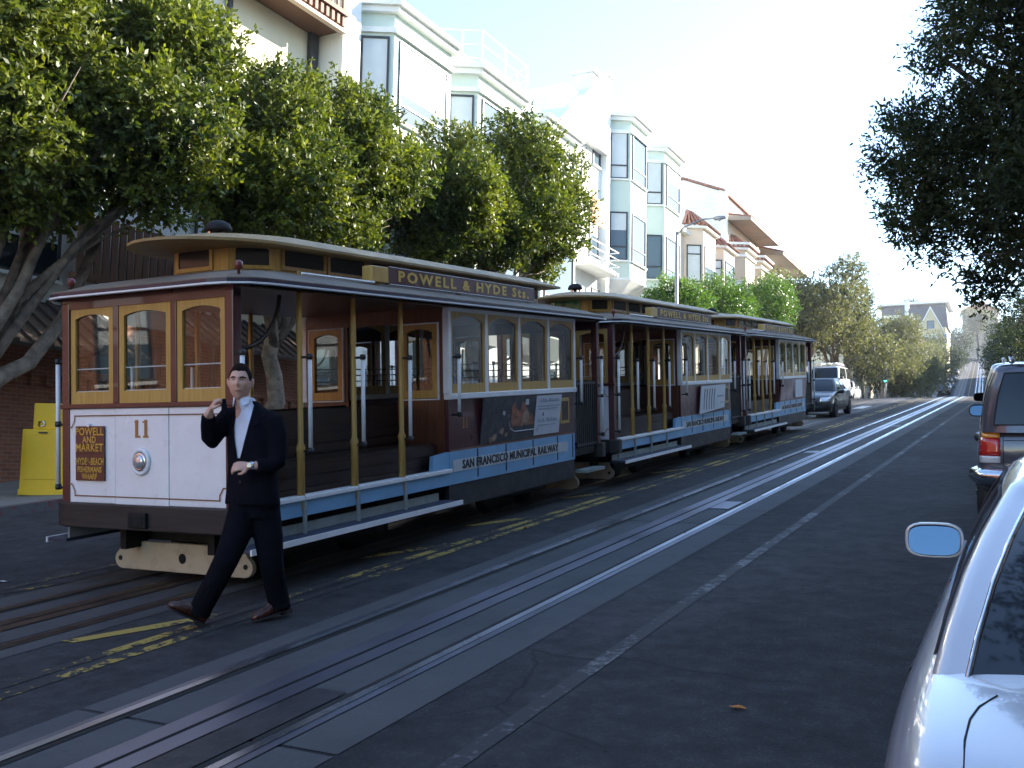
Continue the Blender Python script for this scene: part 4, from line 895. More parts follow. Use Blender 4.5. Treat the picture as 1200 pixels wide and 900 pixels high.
A_l = [(-13.0, 9.5, 8.2, 1.5), (-13.5, 11.2, 9.2, 1.4), (-12.6, 11.5, 8.5, 1.15), (-12.6, 9.1, 6.6, 1.1), (-12.2, 10.2, 6.9, 1.05), (-12.0, 11.2, 6.9, .95), (-13.0, 8.2, 6.2, 1.2), (-13.2, 10.2, 6.5, 1.0), (-12.4, 11.0, 6.15, .7), (-14.5, 9.6, 8.6, 1.5), (-14.5, 11.3, 8.6, 1.2), (-13.2, 8.0, 8.2, 1.5)]
tree('ficus_tree', 'large leafy ficus with pale forked trunk beside the yellow newspaper box', P(-14.0, 9.05, .14), (-14.0, 9.4, 3.0), A_l, 15500, 11, .115, .06, 'ficus', r0=.2, seed=3, sub=7, shell=5.5, gap=.08, group='ficus trees along the left pavement',
     extra=(([(-14.0, 9.38, 2.6), (-13.95, 9.75, 3.0), (-13.9, 10.25, 3.3), (-13.85, 10.8, 4.1), (-13.4, 11.0, 5.4)], [.15, .14, .12, .1, .08]), ([(-14.0, 9.35, 2.7), (-14.1, 9.3, 3.6), (-14.2, 9.4, 5.0)], [.14, .12, .09])))
B_l = [(-13.0, 13.9, 8.4, 1.25), (-12.6, 14.7, 8.2, 1.15), (-12.8, 16.5, 8.4, 1.25), (-12.2, 12.9, 6.95, 1.0), (-11.9, 13.8, 6.8, 1.1), (-12.3, 16.5, 7.7, 1.2), (-12.4, 15.5, 6.9, 1.1), (-14.0, 15.3, 7.2, 1.2), (-13.8, 18.6, 8.7, 1.15), (-12.6, 17.9, 8.2, 1.1)]
tree('ficus_tree', 'leafy ficus behind the cab of the first cable car, second from the newspaper box', P(-14.0, 16, .14), (-13.8, 15.8, 4.6), B_l, 14000, 11, .115, .06, 'ficus', r0=.2, seed=5, sub=7, shell=5.5, gap=.08, group='ficus trees along the left pavement')
C_l = [(-13.0, 20.0, 8.7, 1.2), (-12.6, 21.2, 9.0, 1.25), (-12.8, 24.0, 10.2, 1.3), (-13.0, 26.4, 10.8, 1.25), (-12.2, 21.2, 8.2, 1.2), (-12.2, 23.8, 8.9, 1.35), (-13.0, 20.4, 7.9, 1.2), (-12.5, 25.8, 9.3, 1.25), (-12.6, 23.2, 8.0, 1.1), (-13.5, 22.7, 7.9, 1.2), (-13.4, 27.6, 10.2, 1.0), (-12.8, 26.8, 8.6, .9)]
tree('ficus_tree', 'leafy ficus spreading before the white bay windows above the second cable car', P(-14.0, 24, .14), (-13.8, 23.8, 6.0), C_l, 14500, 10, .12, .064, 'ficus', r0=.22, seed=8, sub=7, shell=5.5, gap=.08, group='ficus trees along the left pavement')
for i, (y, zc_, r_, lb) in enumerate(((42.4, 9.15, 1.25, 'round clipped laurel by the street lamp'), (49.3, 10.3, 1.45, 'round clipped laurel between street lamp and the taller round one'), (59.2, 12.0, 1.75, 'tall ball-shaped clipped laurel before the olive trees'))):
    zz = zc_; lob = [(-13.9, y, zz, r_, r_*1.15, r_*.9), (-13.6, y-.9, zz-.2, r_*.75), (-13.7, y+.9, zz-.1, r_*.75)]
    tree('laurel_tree', lb, P(-13.9, y, .14), (-13.9, y, zz-1.0), lob, 2600, 8, .13, .07, 'ball', r0=.14, seed=20+i, group='clipped laurels', shell=9., gap=.08)
def simple_crown(x, y, zc_, r_, seed, n=8, flat=.85):
    rg = np.random.default_rng(seed); out = [(x, y, zc_, r_*.75, r_*.75, r_*.7)]
    for i in range(n):
        a = i*2*math.pi/n+rg.random()*.6; q = r_*(.45+.3*rg.random()); out.append((x+q*math.cos(a), y+q*math.sin(a), zc_+r_*flat*(rg.random()*1.2-.65), r_*(.38+.2*rg.random())))
    return out
ol = [(-13.2, 66.5, 6.3, 3.6, 'grey-green olive tree before the last house of the block'), (-12.6, 73.5, 5.6, 3.7, 'grey-green olive tree at the near corner of the cross street'), (-11.2, 95, 5.2, 3.3, 'grey-green olive tree just past the traffic signal'), (-11.0, 103, 5.0, 3.3, 'grey-green olive tree second past the cross street'), (-10.9, 112, 5.4, 3.5, 'grey-green olive tree third past the cross street'), (-10.6, 122, 5.6, 3.4, 'grey-green olive tree fourth past the cross street'), (-10.3, 134, 5.6, 3.5, 'grey-green olive tree fifth past the cross street'), (-10.2, 150, 5.8, 3.6, 'grey-green olive tree sixth past the cross street, nearest the dip')]
for i, (x, y, hc, r_, lb) in enumerate(ol):
    b = P(x, y, .14); zc_ = b[2]+hc; r_ *= 1.14
    tree('olive_tree', lb, b, (b[0]+.2, y, b[2]+2.4), simple_crown(b[0], y, zc_, r_, 40+i), 4200 if i < 4 else 2600, 9, .21, .095, 'olive', r0=.22, seed=40+i, group='olive trees up the left side', gap=.2, shell=6., sub=4)
# right-hand side: overhanging dark tree, farther ones
R_l = [(-.05, 14, 7.7, 1.0), (.5, 13, 7.2, 1.2), (-.95, 15, 6.5, .9), (-1.25, 15.1, 6.0, .8), (-.3, 14, 6.1, 1.05), (.35, 13, 6.1, 1.1), (-.85, 15, 5.35, .75), (0., 14, 5.2, .95), (-.4, 15, 4.75, .62), (.4, 13, 4.6, .8), (.6, 12.2, 5.2, .9), (1.6, 14, 6.6, 1.6), (1.3, 13.4, 8.6, 1.4), (2.6, 15.2, 7.4, 1.7), (.5, 14.6, 9.0, 1.1), (-1.0, 14.6, 7.6, .35), (-.6, 14.6, 7.9, .4)]
tree('street_tree', 'added unseen evergreen with crown over the silver sedan, darkening its rear window', P(3.2, 5.0, .14), (3.0, 5.0, 4.2), [(2.0, 4.5, 7.4, 1.5), (.8, 5.2, 8.0, 1.4), (1.6, 6.6, 7.8, 1.4), (3.2, 5.5, 7.2, 1.8), (.9, 3.2, 8.0, 1.4), (2.5, 2.5, 7.2, 1.6), (0.2, 6.4, 8.6, 1.1)], 7000, 8, .09, .035, 'dark_leaf', 'darkbark', r0=.2, seed=71, gap=.15, group='evergreen trees along the right pavement')  # added out-of-view tree: its crown darkens the reflection in the sedan's rear window
tree('street_tree', 'dark evergreen street tree overhanging the parked cars on the right', P(3.0, 14.4, .14), (2.6, 14.4, 4.6), R_l, 21000, 8, .085, .034, 'dark_leaf', 'darkbark', r0=.22, seed=70, gap=.16, shell=4., sub=5, group='evergreen trees along the right pavement')
for i, (x, y, hc, r_, lb) in enumerate(((2.6, 40, 4.6, 2.6, 'evergreen street tree on the right beyond the parked utility vehicles'), (2.2, 58, 4.8, 3.6, 'evergreen street tree on the right below the crest'), (2.0, 72, 4.6, 3.6, 'evergreen street tree on the right at the crest'))):
    b = P(x, y, .14); tree('street_tree', lb, b, (b[0], y, b[2]+2.2), simple_crown(b[0], y, b[2]+hc, r_, 80+i), 3600, 8, .14, .06, 'dark_leaf', 'darkbark', r0=.2, seed=80+i, gap=.15, group='evergreen trees along the right pavement')
for i, (x, y, hc, r_) in enumerate(((1.5, 100, 5.2, 4.0), (1.3, 118, 5.5, 4.2), (1.2, 140, 6, 4.2), (1.2, 165, 6, 4.0))):
    b = P(x, y, .14); tree('far_street_tree', 'evergreen street tree right of the far street, %s past the cross street' % ('first', 'second', 'third', 'fourth')[i], b, (b[0], y, b[2]+2.5), simple_crown(b[0], y, b[2]+hc, r_, 90+i), 1800, 7, .26, .12, 'dark_leaf', 'darkbark', r0=.22, seed=90+i, gap=.12, group='evergreen trees along the right pavement')
# cypress on the skyline, hillside trees at the end of the view
cy = [(-31, 300, 47.5, 2.6, 2.6, 1.6), (-28, 300, 49, 2.6, 2.6, 1.5), (-33.5, 300, 45.5, 2.4, 2.4, 1.4), (-26, 300, 47, 2.2, 2.2, 1.3), (-29.5, 300, 51, 2.4, 2.4, 1.4), (-35, 300, 47.2, 1.8, 1.8, 1.), (-32, 300, 50, 2., 2., 1.1)]
tree('cypress_tree', 'broad dark cypress on the skyline above the flat-roofed block', (-30, 300, zr(300)), (-30, 300, 44), cy, 1500, 7, .5, .22, 'pine', 'darkbark', r0=.6, seed=100, gap=.15)
for i, (x, y, zc_, r_, mt, lb) in enumerate(((-20, 330, 45, 5, 'dark_leaf', 'dark tree at the end of the far street, left side'), (-7, 352, 50, 5, 'pine', 'hazy dark tree at the top of the far street'), (-15, 362, 55, 4.5, 'olive', 'hazy pale tree before the tan hill house'), (2, 340, 50, 6, 'dark_leaf', 'dark tree on the right shoulder of the far hill'), (-18, 215, 27, 3.5, 'dark_leaf', 'dark tree beside the yellow gabled house'), (-17.5, 255, 31, 4, 'dark_leaf', 'dark tree above the yellow gabled house by the street'))):
    tree('hillside_tree', lb, (x, y, zr(y)), (x, y, zc_-r_*.6), simple_crown(x, y, zc_, r_, 110+i), 1300, 6, .5, .22, mt, 'darkbark', r0=.35, seed=110+i, gap=.1)
# ================================================================== VEHICLES
from mathutils.bvhtree import BVHTree
PAINT = {'silver': car_paint('silver_paint', (.50, .51, .55), .35, .3), 'black': car_paint('black_paint', (.008, .009, .012), 0., .4, .35), 'grey': car_paint('dark_plum_grey_paint', (.075, .072, .095), .2, .3), 'white': car_paint('white_car_paint', (.75, .75, .74)), 'blue': car_paint('dark_blue_paint', (.03, .05, .10)), 'red': car_paint('red_car_paint', (.35, .05, .03)), 'champagne': car_paint('champagne_paint', (.55, .53, .48), .3, .3)}
MT['tail_red'] = plain('red_tail_lens', (.50, .02, .015), .15, 0, .1, 9, coat=1.); MT['tail_amber'] = plain('amber_lens', (.70, .25, .02), .15, 0, .1, 9, coat=1.); MT['tail_clear'] = plain('clear_lens', (.6, .6, .6), .12, .2, .1, 9, coat=1.)
MT['rim'] = plain('alloy_rim', (.45, .45, .46), .25, .9, .1); MT['plate_mat'] = plain('number_plate', (.62, .60, .52), .5); MT['seam'] = plain('panel_gap', (.02, .02, .025), .8)
MT['mirrorglass'] = plain('mirror_glass', (.09, .14, .19), .03, 1., .02)
SHAPES = {
 'sedan': dict(t=[0, .012, .035, .09, .17, .27, .45, .62, .74, .86, .94, .985, 1.], zt=[.62, .86, .965, 1.0, 1.01, 1.0, .97, .96, .93, .86, .78, .66, .52], wd=[.78, .86, .92, .965, .99, 1, 1, 1, .99, .965, .92, .85, .72], zb=[.42, .32, .26, .21, .2, .2, .2, .2, .2, .2, .22, .26, .36], belt=.955, yr=.135, yf=.70, rr=.345, rf=.55, bw=.875, rw=.68, cr=.075, wb=(.175, .815), wr=.315),
 'suv': dict(t=[0, .012, .03, .08, .2, .35, .5, .65, .72, .84, .95, .985, 1.], zt=[.75, 1.0, 1.09, 1.11, 1.11, 1.11, 1.10, 1.09, 1.08, 1.02, .95, .82, .6], wd=[.86, .93, .96, .985, 1, 1, 1, 1, 1, .98, .95, .9, .8], zb=[.5, .44, .40, .36, .34, .34, .34, .34, .34, .36, .4, .44, .5], belt=1.08, yr=.02, yf=.70, rr=.055, rf=.575, bw=.92, rw=.76, cr=.12, wb=(.2, .80), wr=.36),
 'van': dict(t=[0, .01, .03, .08, .2, .35, .5, .65, .78, .88, .95, .985, 1.], zt=[.8, 1.1, 1.22, 1.24, 1.24, 1.24, 1.23, 1.2, 1.16, 1.1, 1.02, .88, .62], wd=[.88, .94, .97, .99, 1, 1, 1, 1, 1, .98, .95, .9, .8], zb=[.45, .4, .36, .32, .3, .3, .3, .3, .3, .32, .36, .4, .48], belt=1.2, yr=.015, yf=.86, rr=.03, rf=.72, bw=.93, rw=.80, cr=.10, wb=(.2, .82), wr=.35)}
def vehicle(name, label, cat, loc, L, W, H, shape, paint, yaw=0., tilt=True, group=None, detail=True, amber=False):
    S = SHAPES[shape]; rt_ = thing(name, label, cat, loc, group, yaw, tilt); hw = W/2; col = PAINT[paint]
    Y = lambda t: (t-.5)*L
    rows = []
    for t, zt, wd, zb in zip(S['t'], S['zt'], S['wd'], S['zb']):
        w_ = hw*wd; zm = zb+(zt-zb)*.5
        half = [(0, zb), (.7*w_, zb), (.93*w_, zb+.05), (.985*w_, zb+.14), (w_, zm-.03), (.995*w_, zm+.07), (.97*w_, zt-.14), (.925*w_, zt-.05), (.84*w_, zt-.008), (.5*w_, zt+.012), (0, zt+.02)]
        # the ends bow in plan: the middle of the bumper reaches farther than its corners
        e = max(0, abs(t-.5)-.40)/.10
        ring = [(x, z) for x, z in half]+[(-x, z) for x, z in reversed(half[1:-1])]
        rows.append([(x, Y(t)*(1-.045*e*(abs(x)/hw)**2.2), z) for x, z in ring])
    n = len(rows[0]); mb = MB().grid(rows, True); mb.f += [tuple(range(n-1, -1, -1)), tuple((len(rows)-1)*n+k for k in range(n))]
    body = mb.build('body', col, rt_, True, sub=2)
    wy = [Y(S['wb'][0]), Y(S['wb'][1])]; wr = S['wr']
    cut = MB()
    for y in wy:
        for s in (-1, 1): cut.lathe([(wr*1.16, -.2), (wr*1.16, .2)], 28, (s*(hw-.05), y, wr), 'x')
    co = cut.build('cutter', MT['blackpl']); bo = body.modifiers.new('arch', 'BOOLEAN'); bo.object = co; bo.operation = 'DIFFERENCE'; bo.solver = 'EXACT'
    rt_m = rt_.matrix_world.copy(); rt_.matrix_world = Matrix.Identity(4); bpy.context.view_layer.update()
    dg = bpy.context.evaluated_depsgraph_get(); me = bpy.data.meshes.new_from_object(body.evaluated_get(dg)); me.name = 'body'
    body.modifiers.clear(); body.data = me; me.materials.clear(); me.materials.append(col); me.shade_smooth(); bpy.data.objects.remove(co); rt_.matrix_world = rt_m
    es = body.modifiers.new('edge', 'EDGE_SPLIT'); es.split_angle = R(38)
    bvh = BVHTree.FromPolygons([v.co.copy() for v in me.vertices], [tuple(p.vertices) for p in me.polygons])
    MB().box(-hw*.9, hw*.9, Y(.06), Y(.94), .22, .42).build('chassis', MT['blackpl'], rt_)
    def seam(pts, d, r_=.004, mat='seam', nm='panel_gap'):
        out = []
        for q in pts:
            hit = bvh.ray_cast(Vector(q)-Vector(d)*3, Vector(d))
            if hit[0] is not None: out.append(hit[0]+hit[1]*.001)
        if len(out) > 1: return MB().tube(out, r_, 6).build(nm, MT[mat], rt_)
    # greenhouse
    def lp(yr, yf, w_, c, br, bf):
        p_ = []
        for x in np.linspace(-w_+c, w_-c, 9): p_.append((x, yr-br*(1-(x/w_)**2)))
        for a in np.linspace(-80, -10, 4): p_.append((w_-c+c*math.cos(R(a)), yr+c+c*math.sin(R(a))))
        for y in np.linspace(yr+c, yf-c, 13): p_.append((w_*(1+.018*math.sin(math.pi*(y-yr)/(yf-yr))), y))
        for a in np.linspace(10, 80, 4): p_.append((w_-c+c*math.cos(R(a)), yf-c+c*math.sin(R(a))))
        for x in np.linspace(w_-c, -w_+c, 9): p_.append((x, yf+bf*(1-(x/w_)**2)))
        for a in np.linspace(100, 170, 4): p_.append((-w_+c+c*math.cos(R(a)), yf-c+c*math.sin(R(a))))
        for y in np.linspace(yf-c, yr+c, 13): p_.append((-w_*(1+.018*math.sin(math.pi*(y-yr)/(yf-yr))), y))
        for a in np.linspace(190, 260, 4): p_.append((-w_+c+c*math.cos(R(a)), yr+c+c*math.sin(R(a))))
        return p_
    lo = lp(Y(S['yr']), Y(S['yf']), hw*S['bw'], S['cr'], .10, .12); hi = lp(Y(S['rr']), Y(S['rf']), hw*S['rw'], S['cr']*.9, .05, .10)
    ts = [0, .1, .3, .5, .7, .9, 1.]; z0, z1 = S['belt']-.05, H-.055; N = len(lo); rows = []
    for t in ts:
        b_ = .045*math.sin(math.pi*t); sm = t+.06*math.sin(math.pi*t)
        rows.append([(a[0]+(c[0]-a[0])*t+(.5*b_ if a[0] > 0 else -.5*b_)*(abs(a[0])/hw), a[1]+(c[1]-a[1])*t, z0+(z1-z0)*sm) for a, c in zip(lo, hi)])
    cy = sum(p_[1] for p_ in hi)/N
    for s, dz in ((.93, .028), (.75, .045), (.4, .054), (.05, .056)): rows.append([(c[0]*s, cy+(c[1]-cy)*s, z1+dz) for c in hi])
    sg = {'rear_window': range(0, 8), 'windscreen': range(30, 38)}
    # side segments: right 12..24, left 43..55 (12 segments each)
    if shape == 'sedan': sid = [(1, 5), (6, 11)]
    elif shape == 'suv': sid = [(0, 3), (4, 7), (8, 12)]
    else: sid = [(0, 4), (5, 9), (9, 12)]
    for i, (a, b_) in enumerate(sid):
        sg['side_window_%d' % i] = range(13+a, 13+b_); sg['side_window_l%d' % i] = range(43+12-b_, 43+12-a)
    glass = set()
    for nm, rg_ in sg.items():
        mbg = MB(); fs = []
        for k in rg_:
            for t in range(1, 5): fs.append((t*N+k % N, t*N+(k+1) % N, (t+1)*N+(k+1) % N, (t+1)*N+k % N)); glass.add((t, k % N))
        vs_ = [p_ for r_ in rows for p_ in r_]; used = sorted({i for f in fs for i in f}); mp_ = {u: i for i, u in enumerate(used)}
        mbg.add([vs_[u] for u in used], [tuple(mp_[i] for i in f) for f in fs])
        mbg.build('rear_window' if nm == 'rear_window' else 'windscreen' if nm == 'windscreen' else 'side_window', MT['dglass'], rt_, True)
        # rubber edging round each pane
        k0, k1 = min(rg_) % N, (max(rg_)+1) % N; ring = [rows[1][k % N] for k in list(rg_)+[max(rg_)+1]]+[rows[t][k1] for t in range(2, 5)]+[rows[5][k % N] for k in reversed(list(rg_)+[max(rg_)+1])]+[rows[t][k0] for t in (4, 3, 2)]
        MB().tube(ring+[ring[0], ring[1]], .008, 5, False).build('window_seal', MT['seam'] if 'side' in nm else MT['chrome'] if shape == 'sedan' and paint == 'silver' else MT['seam'], rt_, True)
    mb = MB(); mb.v = [tuple(p_) for r_ in rows for p_ in r_]
    for t in range(len(rows)-1):
        for k in range(N):
            if (t, k) not in glass: mb.f.append((t*N+k, t*N+(k+1) % N, (t+1)*N+(k+1) % N, (t+1)*N+k))
    mb.f.append(tuple((len(rows)-1)*N+k for k in range(N)))
    cabin = mb.build('cabin', col, rt_, True); es = cabin.modifiers.new('edge', 'EDGE_SPLIT'); es.split_angle = R(50)
    # wheels
    for y in wy:
        for s in (-1, 1):
            ty = MB().lathe([(wr*.62, -.11), (wr*.9, -.115), (wr, -.08), (wr, .08), (wr*.9, .115), (wr*.62, .11)], 28, (s*(hw-.12), y, wr), 'x').build('wheel', MT['rubber'], rt_, True)
            MB().lathe([(wr*.64, .0), (wr*.62, .105*s), (wr*.55, .09*s), (wr*.2, .075*s), (wr*.12, .095*s), (.01, .1*s)], 28, (s*(hw-.12), y, wr), 'x').build('rim', MT['rim'], ty, True)
            for k in range(5):
                a = k*2*math.pi/5+.3; MB().tube([(s*(hw-.022), y+wr*.16*math.cos(a+.32), wr+wr*.16*math.sin(a+.32)), (s*(hw-.022), y+wr*.5*math.cos(a+.32), wr+wr*.5*math.sin(a+.32))], wr*.11, 5).build('rim_gap', MT['blackpl'], ty)
    # lamps, plates, bumpers
    zt0 = {'sedan': .74, 'suv': .98, 'van': 1.05}[shape]
    def lamp(xa, xb, za, zb_, y_end, mat, nm, dep=.10):
        """shell patch on the end of the car, projected on the body"""
        sgn = 1 if y_end > 0 else -1; g_ = []
        for z in np.linspace(za, zb_, 5):
            rw_ = []
            for x in np.linspace(xa, xb, 6):
                h_ = bvh.ray_cast(Vector((x, sgn*L, z)), Vector((0, -sgn, 0)))
                q = h_[0] if h_[0] is not None else Vector((x, y_end, z)); rw_.append(q+Vector((0, sgn*.012, 0)))
            g_.append(rw_)
        o = MB().grid(g_); o = o.build(nm, MT[mat], rt_, True); so = o.modifiers.new('solid', 'SOLIDIFY'); so.thickness = .03; so.offset = 0; return o
    for s in (-1, 1):
        x0, x1 = sorted((s*hw*.58, s*hw*.90))
        lamp(*sorted((s*hw*.52, s*hw*.86)), {'sedan': .58, 'suv': .76, 'van': .80}[shape], {'sedan': .72, 'suv': .93, 'van': 1.0}[shape], L/2, 'lens', 'headlight')
        if shape == 'sedan': lamp(x0, x1, .70, .86, -L/2, 'tail_red', 'tail_light')
        else:
            xa, xb = sorted((s*hw*.72, s*hw*.925))
            lamp(xa, xb, .80, .97, -L/2, 'tail_red', 'tail_light'); lamp(xa, xb, .974, 1.04, -L/2, 'tail_amber' if amber else 'tail_red', 'tail_light'); lamp(xa, xb, .73, .796, -L/2, 'tail_clear', 'tail_light')
    pz = {'sedan': .42, 'suv': .60, 'van': .55}[shape]
    for y_e in (-L/2, L/2): lamp(-.26, .26, pz, pz+.13, y_e, 'plate_mat', 'number_plate')
    lamp(-hw*.42, hw*.42, {'sedan': .54, 'suv': .74, 'van': .78}[shape], {'sedan': .66, 'suv': .9, 'van': .95}[shape], L/2, 'blackpl', 'grille')
    if shape != 'sedan':
        bp = MB().tube([(-hw*.97, -L/2+.25, .6), (-hw*.9, -L/2-.03, .6), (0, -L/2-.07, .6), (hw*.9, -L/2-.03, .6), (hw*.97, -L/2+.25, .6)], .085, 8).build('rear_bumper', MT['chrome'] if amber else MT['blackpl'], rt_, True)
    # mirrors
    my, mz = Y(S['yf'])-.12, S['belt']+(-.06 if shape == 'sedan' else .03)
    for s in (-1, 1):
        mh = MB(); rows_ = []
        for yy_, sc in ((.12, .25), (.09, .75), (.02, 1.), (-.03, 1.05), (-.042, 1.03), (-.036, .93)):
            rows_.append([(s*(hw+.05)+.118*sc*(abs(math.cos(a))**.6)*math.copysign(1, math.cos(a)), my+yy_, mz+.02+.075*sc*(abs(math.sin(a))**.6)*math.copysign(1, math.sin(a))) for a in np.linspace(0, 2*math.pi, 20, endpoint=False)])
        mh.grid(rows_, True); mh.f.append(tuple(range(19, -1, -1))); mh = mh.build('mirror', col if shape == 'sedan' else MT['blackpl'], rt_, True)
        rr_ = [(s*(hw+.05)+.108*(abs(math.cos(a))**.6)*math.copysign(1, math.cos(a)), my-.033, mz+.02+.064*(abs(math.sin(a))**.6)*math.copysign(1, math.sin(a))) for a in np.linspace(0, 2*math.pi, 20, endpoint=False)]
        MB().add([(x, y-.005+.30*(z-mz-.02), z) for x, y, z in rr_], [tuple(range(20))]).build('mirror_glass', MT['mirrorglass'], mh)
        MB().tube([(s*(hw*.86), my+.05, mz-.03), (s*(hw+.0), my+.03, mz-.01)], [.04, .03], 8).build('mirror_arm', col if shape == 'sedan' else MT['blackpl'], mh, True)
    if detail:
        sb = S['belt']
        for s in (-1, 1):
            d = (-s, 0, 0); X = s*hw
            for t in (S['wb'][0]+.085, .485, S['yf']-.005):
                seam([(X, Y(t)-(.06 if t < .3 else 0)*k, z) for k, z in enumerate(np.linspace(sb-.04, .28, 9))] if t > .3 else [(X, Y(t)+.12*math.sin(k*.4)-.12, z) for k, z in enumerate(np.linspace(sb-.04, .30, 9))], d)
            for t in (.30, .50): seam([(X, Y(t)+y_, sb-.16) for y_ in np.linspace(0, .17, 4)], d, .013, 'chrome' if shape != 'sedan' else 'seam', 'door_handle')
            seam([(X, Y(t), .55) for t in np.linspace(.27, .72, 12)], d, .012, 'seam', 'side_moulding')
        if shape == 'sedan':
            yb = Y(S['yr'])
            for s in (-1, 1): seam([(s*hw*x_, y_, 0) for x_, y_ in ((.70, yb+.02), (.735, yb-.05), (.75, yb-.12), (.755, yb-.22), (.75, yb-.35), (.74, -L/2+.16), (.72, -L/2+.08))], (0, 0, -1), .0022)
            seam([(x, -L/2+.1+.015*0, 0) for x in np.linspace(-hw*.74, hw*.74, 10)], (0, 0, -1)); seam([(x, Y(.735), 0) for x in np.linspace(-hw*.8, hw*.8, 12)], (0, 0, -1))
        else:
            for s in (-1, 1):
                MB().tube([(s*hw*.60, Y(S['rr'])+.25, H+.0), (s*hw*.60, Y(S['rr'])+.3, H+.05), (s*hw*.60, Y(S['rf'])-.35, H+.05), (s*hw*.60, Y(S['rf'])-.3, H+.0)], .018, 8).build('roof_rack', MT['chrome'], rt_, True)
            seam([(x, 0, .95) for x in np.linspace(-hw*.68, hw*.68, 10)], (0, 1, 0)); seam([(-hw*.69, 0, z) for z in np.linspace(.7, 1.05, 6)], (0, 1, 0)); seam([(hw*.69, 0, z) for z in np.linspace(.7, 1.05, 6)], (0, 1, 0))
    return rt_
vehicle('parked_car', 'silver sedan parked at the right kerb, its oval door mirror folded out', 'car', P(.56, 4.2), 4.8, 1.82, 1.385, 'sedan', 'silver')
vehicle('parked_car', 'dark plum utility vehicle with tall red and amber tail lights ahead of silver sedan', 'car', P(.36, 13.2), 4.55, 1.76, 1.72, 'suv', 'grey', amber=True)
vehicle('parked_car', 'champagne utility vehicle half hidden ahead of the dark plum one', 'car', P(.2, 19.0), 4.6, 1.86, 1.74, 'suv', 'champagne')
vehicle('moving_car', 'black sedan driving downhill behind the last cable car', 'car', P(-7.05, 38.4), 4.7, 1.82, 1.40, 'sedan', 'black', yaw=math.pi)
van = vehicle('parked_van', 'white van with loaded roof rack parked in the sun at the left kerb', 'van', P(-11.0, 63.4), 5.0, 1.95, 2.0, 'van', 'white', yaw=math.pi)
for k in range(4): MB().box(-.7, .7, -1.8+k*.9, -1.72+k*.9, 2.02, 2.12).build('rack_bar', MT['chrome'], van)
for x in (-.5, -.1, .35): MB().box(x-.1, x+.1, -1.9, 1.0, 2.12, 2.2).build('ladder', MT['trimwhite'], van)
vehicle('parked_car', 'white car parked in the sun beyond the white van', 'car', P(-11.3, 71), 4.5, 1.78, 1.45, 'sedan', 'white', yaw=math.pi, detail=False)
for x, y, p_, sh, lb in ((-8.9, 186, 'white', 'sedan', 'white car parked left on the far street past the dip'), (-8.8, 194, 'blue', 'suv', 'dark blue vehicle parked left behind the far white car'), (-8.8, 214, 'blue', 'sedan', 'dark blue car parked farther up the far street'), (-8.8, 236, 'black', 'sedan', 'black car parked high on the far street'), (-1.5, 188, 'red', 'sedan', 'red car parked right on the far street past the dip'), (-1.5, 200, 'blue', 'suv', 'dark vehicle parked right on the far street'), (-8.9, 178, 'black', 'sedan', 'dark car parked lowest on the far street, left side')):
    vehicle('parked_car', lb, 'car', P(x, y), 4.5, 1.8, 1.45 if sh == 'sedan' else 1.72, sh, p_, detail=False)

# ================================================================== STREET FURNITURE
MT['galv'] = plain('galvanised_steel', (.32, .32, .31), .45, .5, .15, 2)
sl = thing('street_lamp', 'grey street lamp with curved arm between the laurels', 'street lamp', P(-13.2, 40.2, .14))
MB().tube([(0, 0, 0), (0, 0, .3), (0, 0, 7.7)], [.13, .11, .06], 10).build('pole', MT['galv'], sl, True)
MB().tube([(0, 0, 7.55), (.3, .1, 7.9), (.95, .5, 8.25), (1.4, .75, 8.33)], [.045, .04, .035, .03], 8).build('arm', MT['galv'], sl, True)
lh = MB().lathe([(.02, -.28), (.08, -.2), (.1, 0), (.07, .26), (.02, .3)], 12, (1.6, .9, 8.35), 'x').build('lamp_head', MT['galv'], sl, True)
MB().lathe([(.07, -.05), (.05, -.1), (.01, -.12)], 12, (1.6, .9, 8.32)).build('lens', MT['lens'], lh, True)
ts_ = thing('traffic_signal', 'traffic signal showing green at the far corner of the cross street', 'traffic light', P(-10.6, 92.6, .14))
MB().tube([(0, 0, 0), (0, 0, 4.2)], .07, 8).build('pole', MT['galv'], ts_, True); sb_ = MB().box(-.18, .18, -.32, -.1, 2.4, 3.5).build('signal_box', MT['blackpl'], ts_)
MT['green_on'] = None; mt_, t_, bs_, _ = newmat('lit_green_lens'); bs_.inputs['Emission Color'].default_value = (.03, .9, .5, 1); bs_.inputs['Emission Strength'].default_value = 1.5; MT['green_on'] = mt_
MT['lens_off'] = plain('unlit_lens', (.06, .03, .02), .3)
for z, mt_ in ((3.28, MT['lens_off']), (2.95, MT['lens_off']), (2.62, MT['green_on'])):
    MB().lathe([(.12, 0), (.11, -.02)], 14, (0, -.322, z), 'y').build('signal_lens', mt_, sb_); MB().prism([(-.14, z+.02), (.14, z+.02), (.13, z+.15), (-.13, z+.15)], 'y', -.5, -.325).build('visor', MT['blackpl'], sb_)
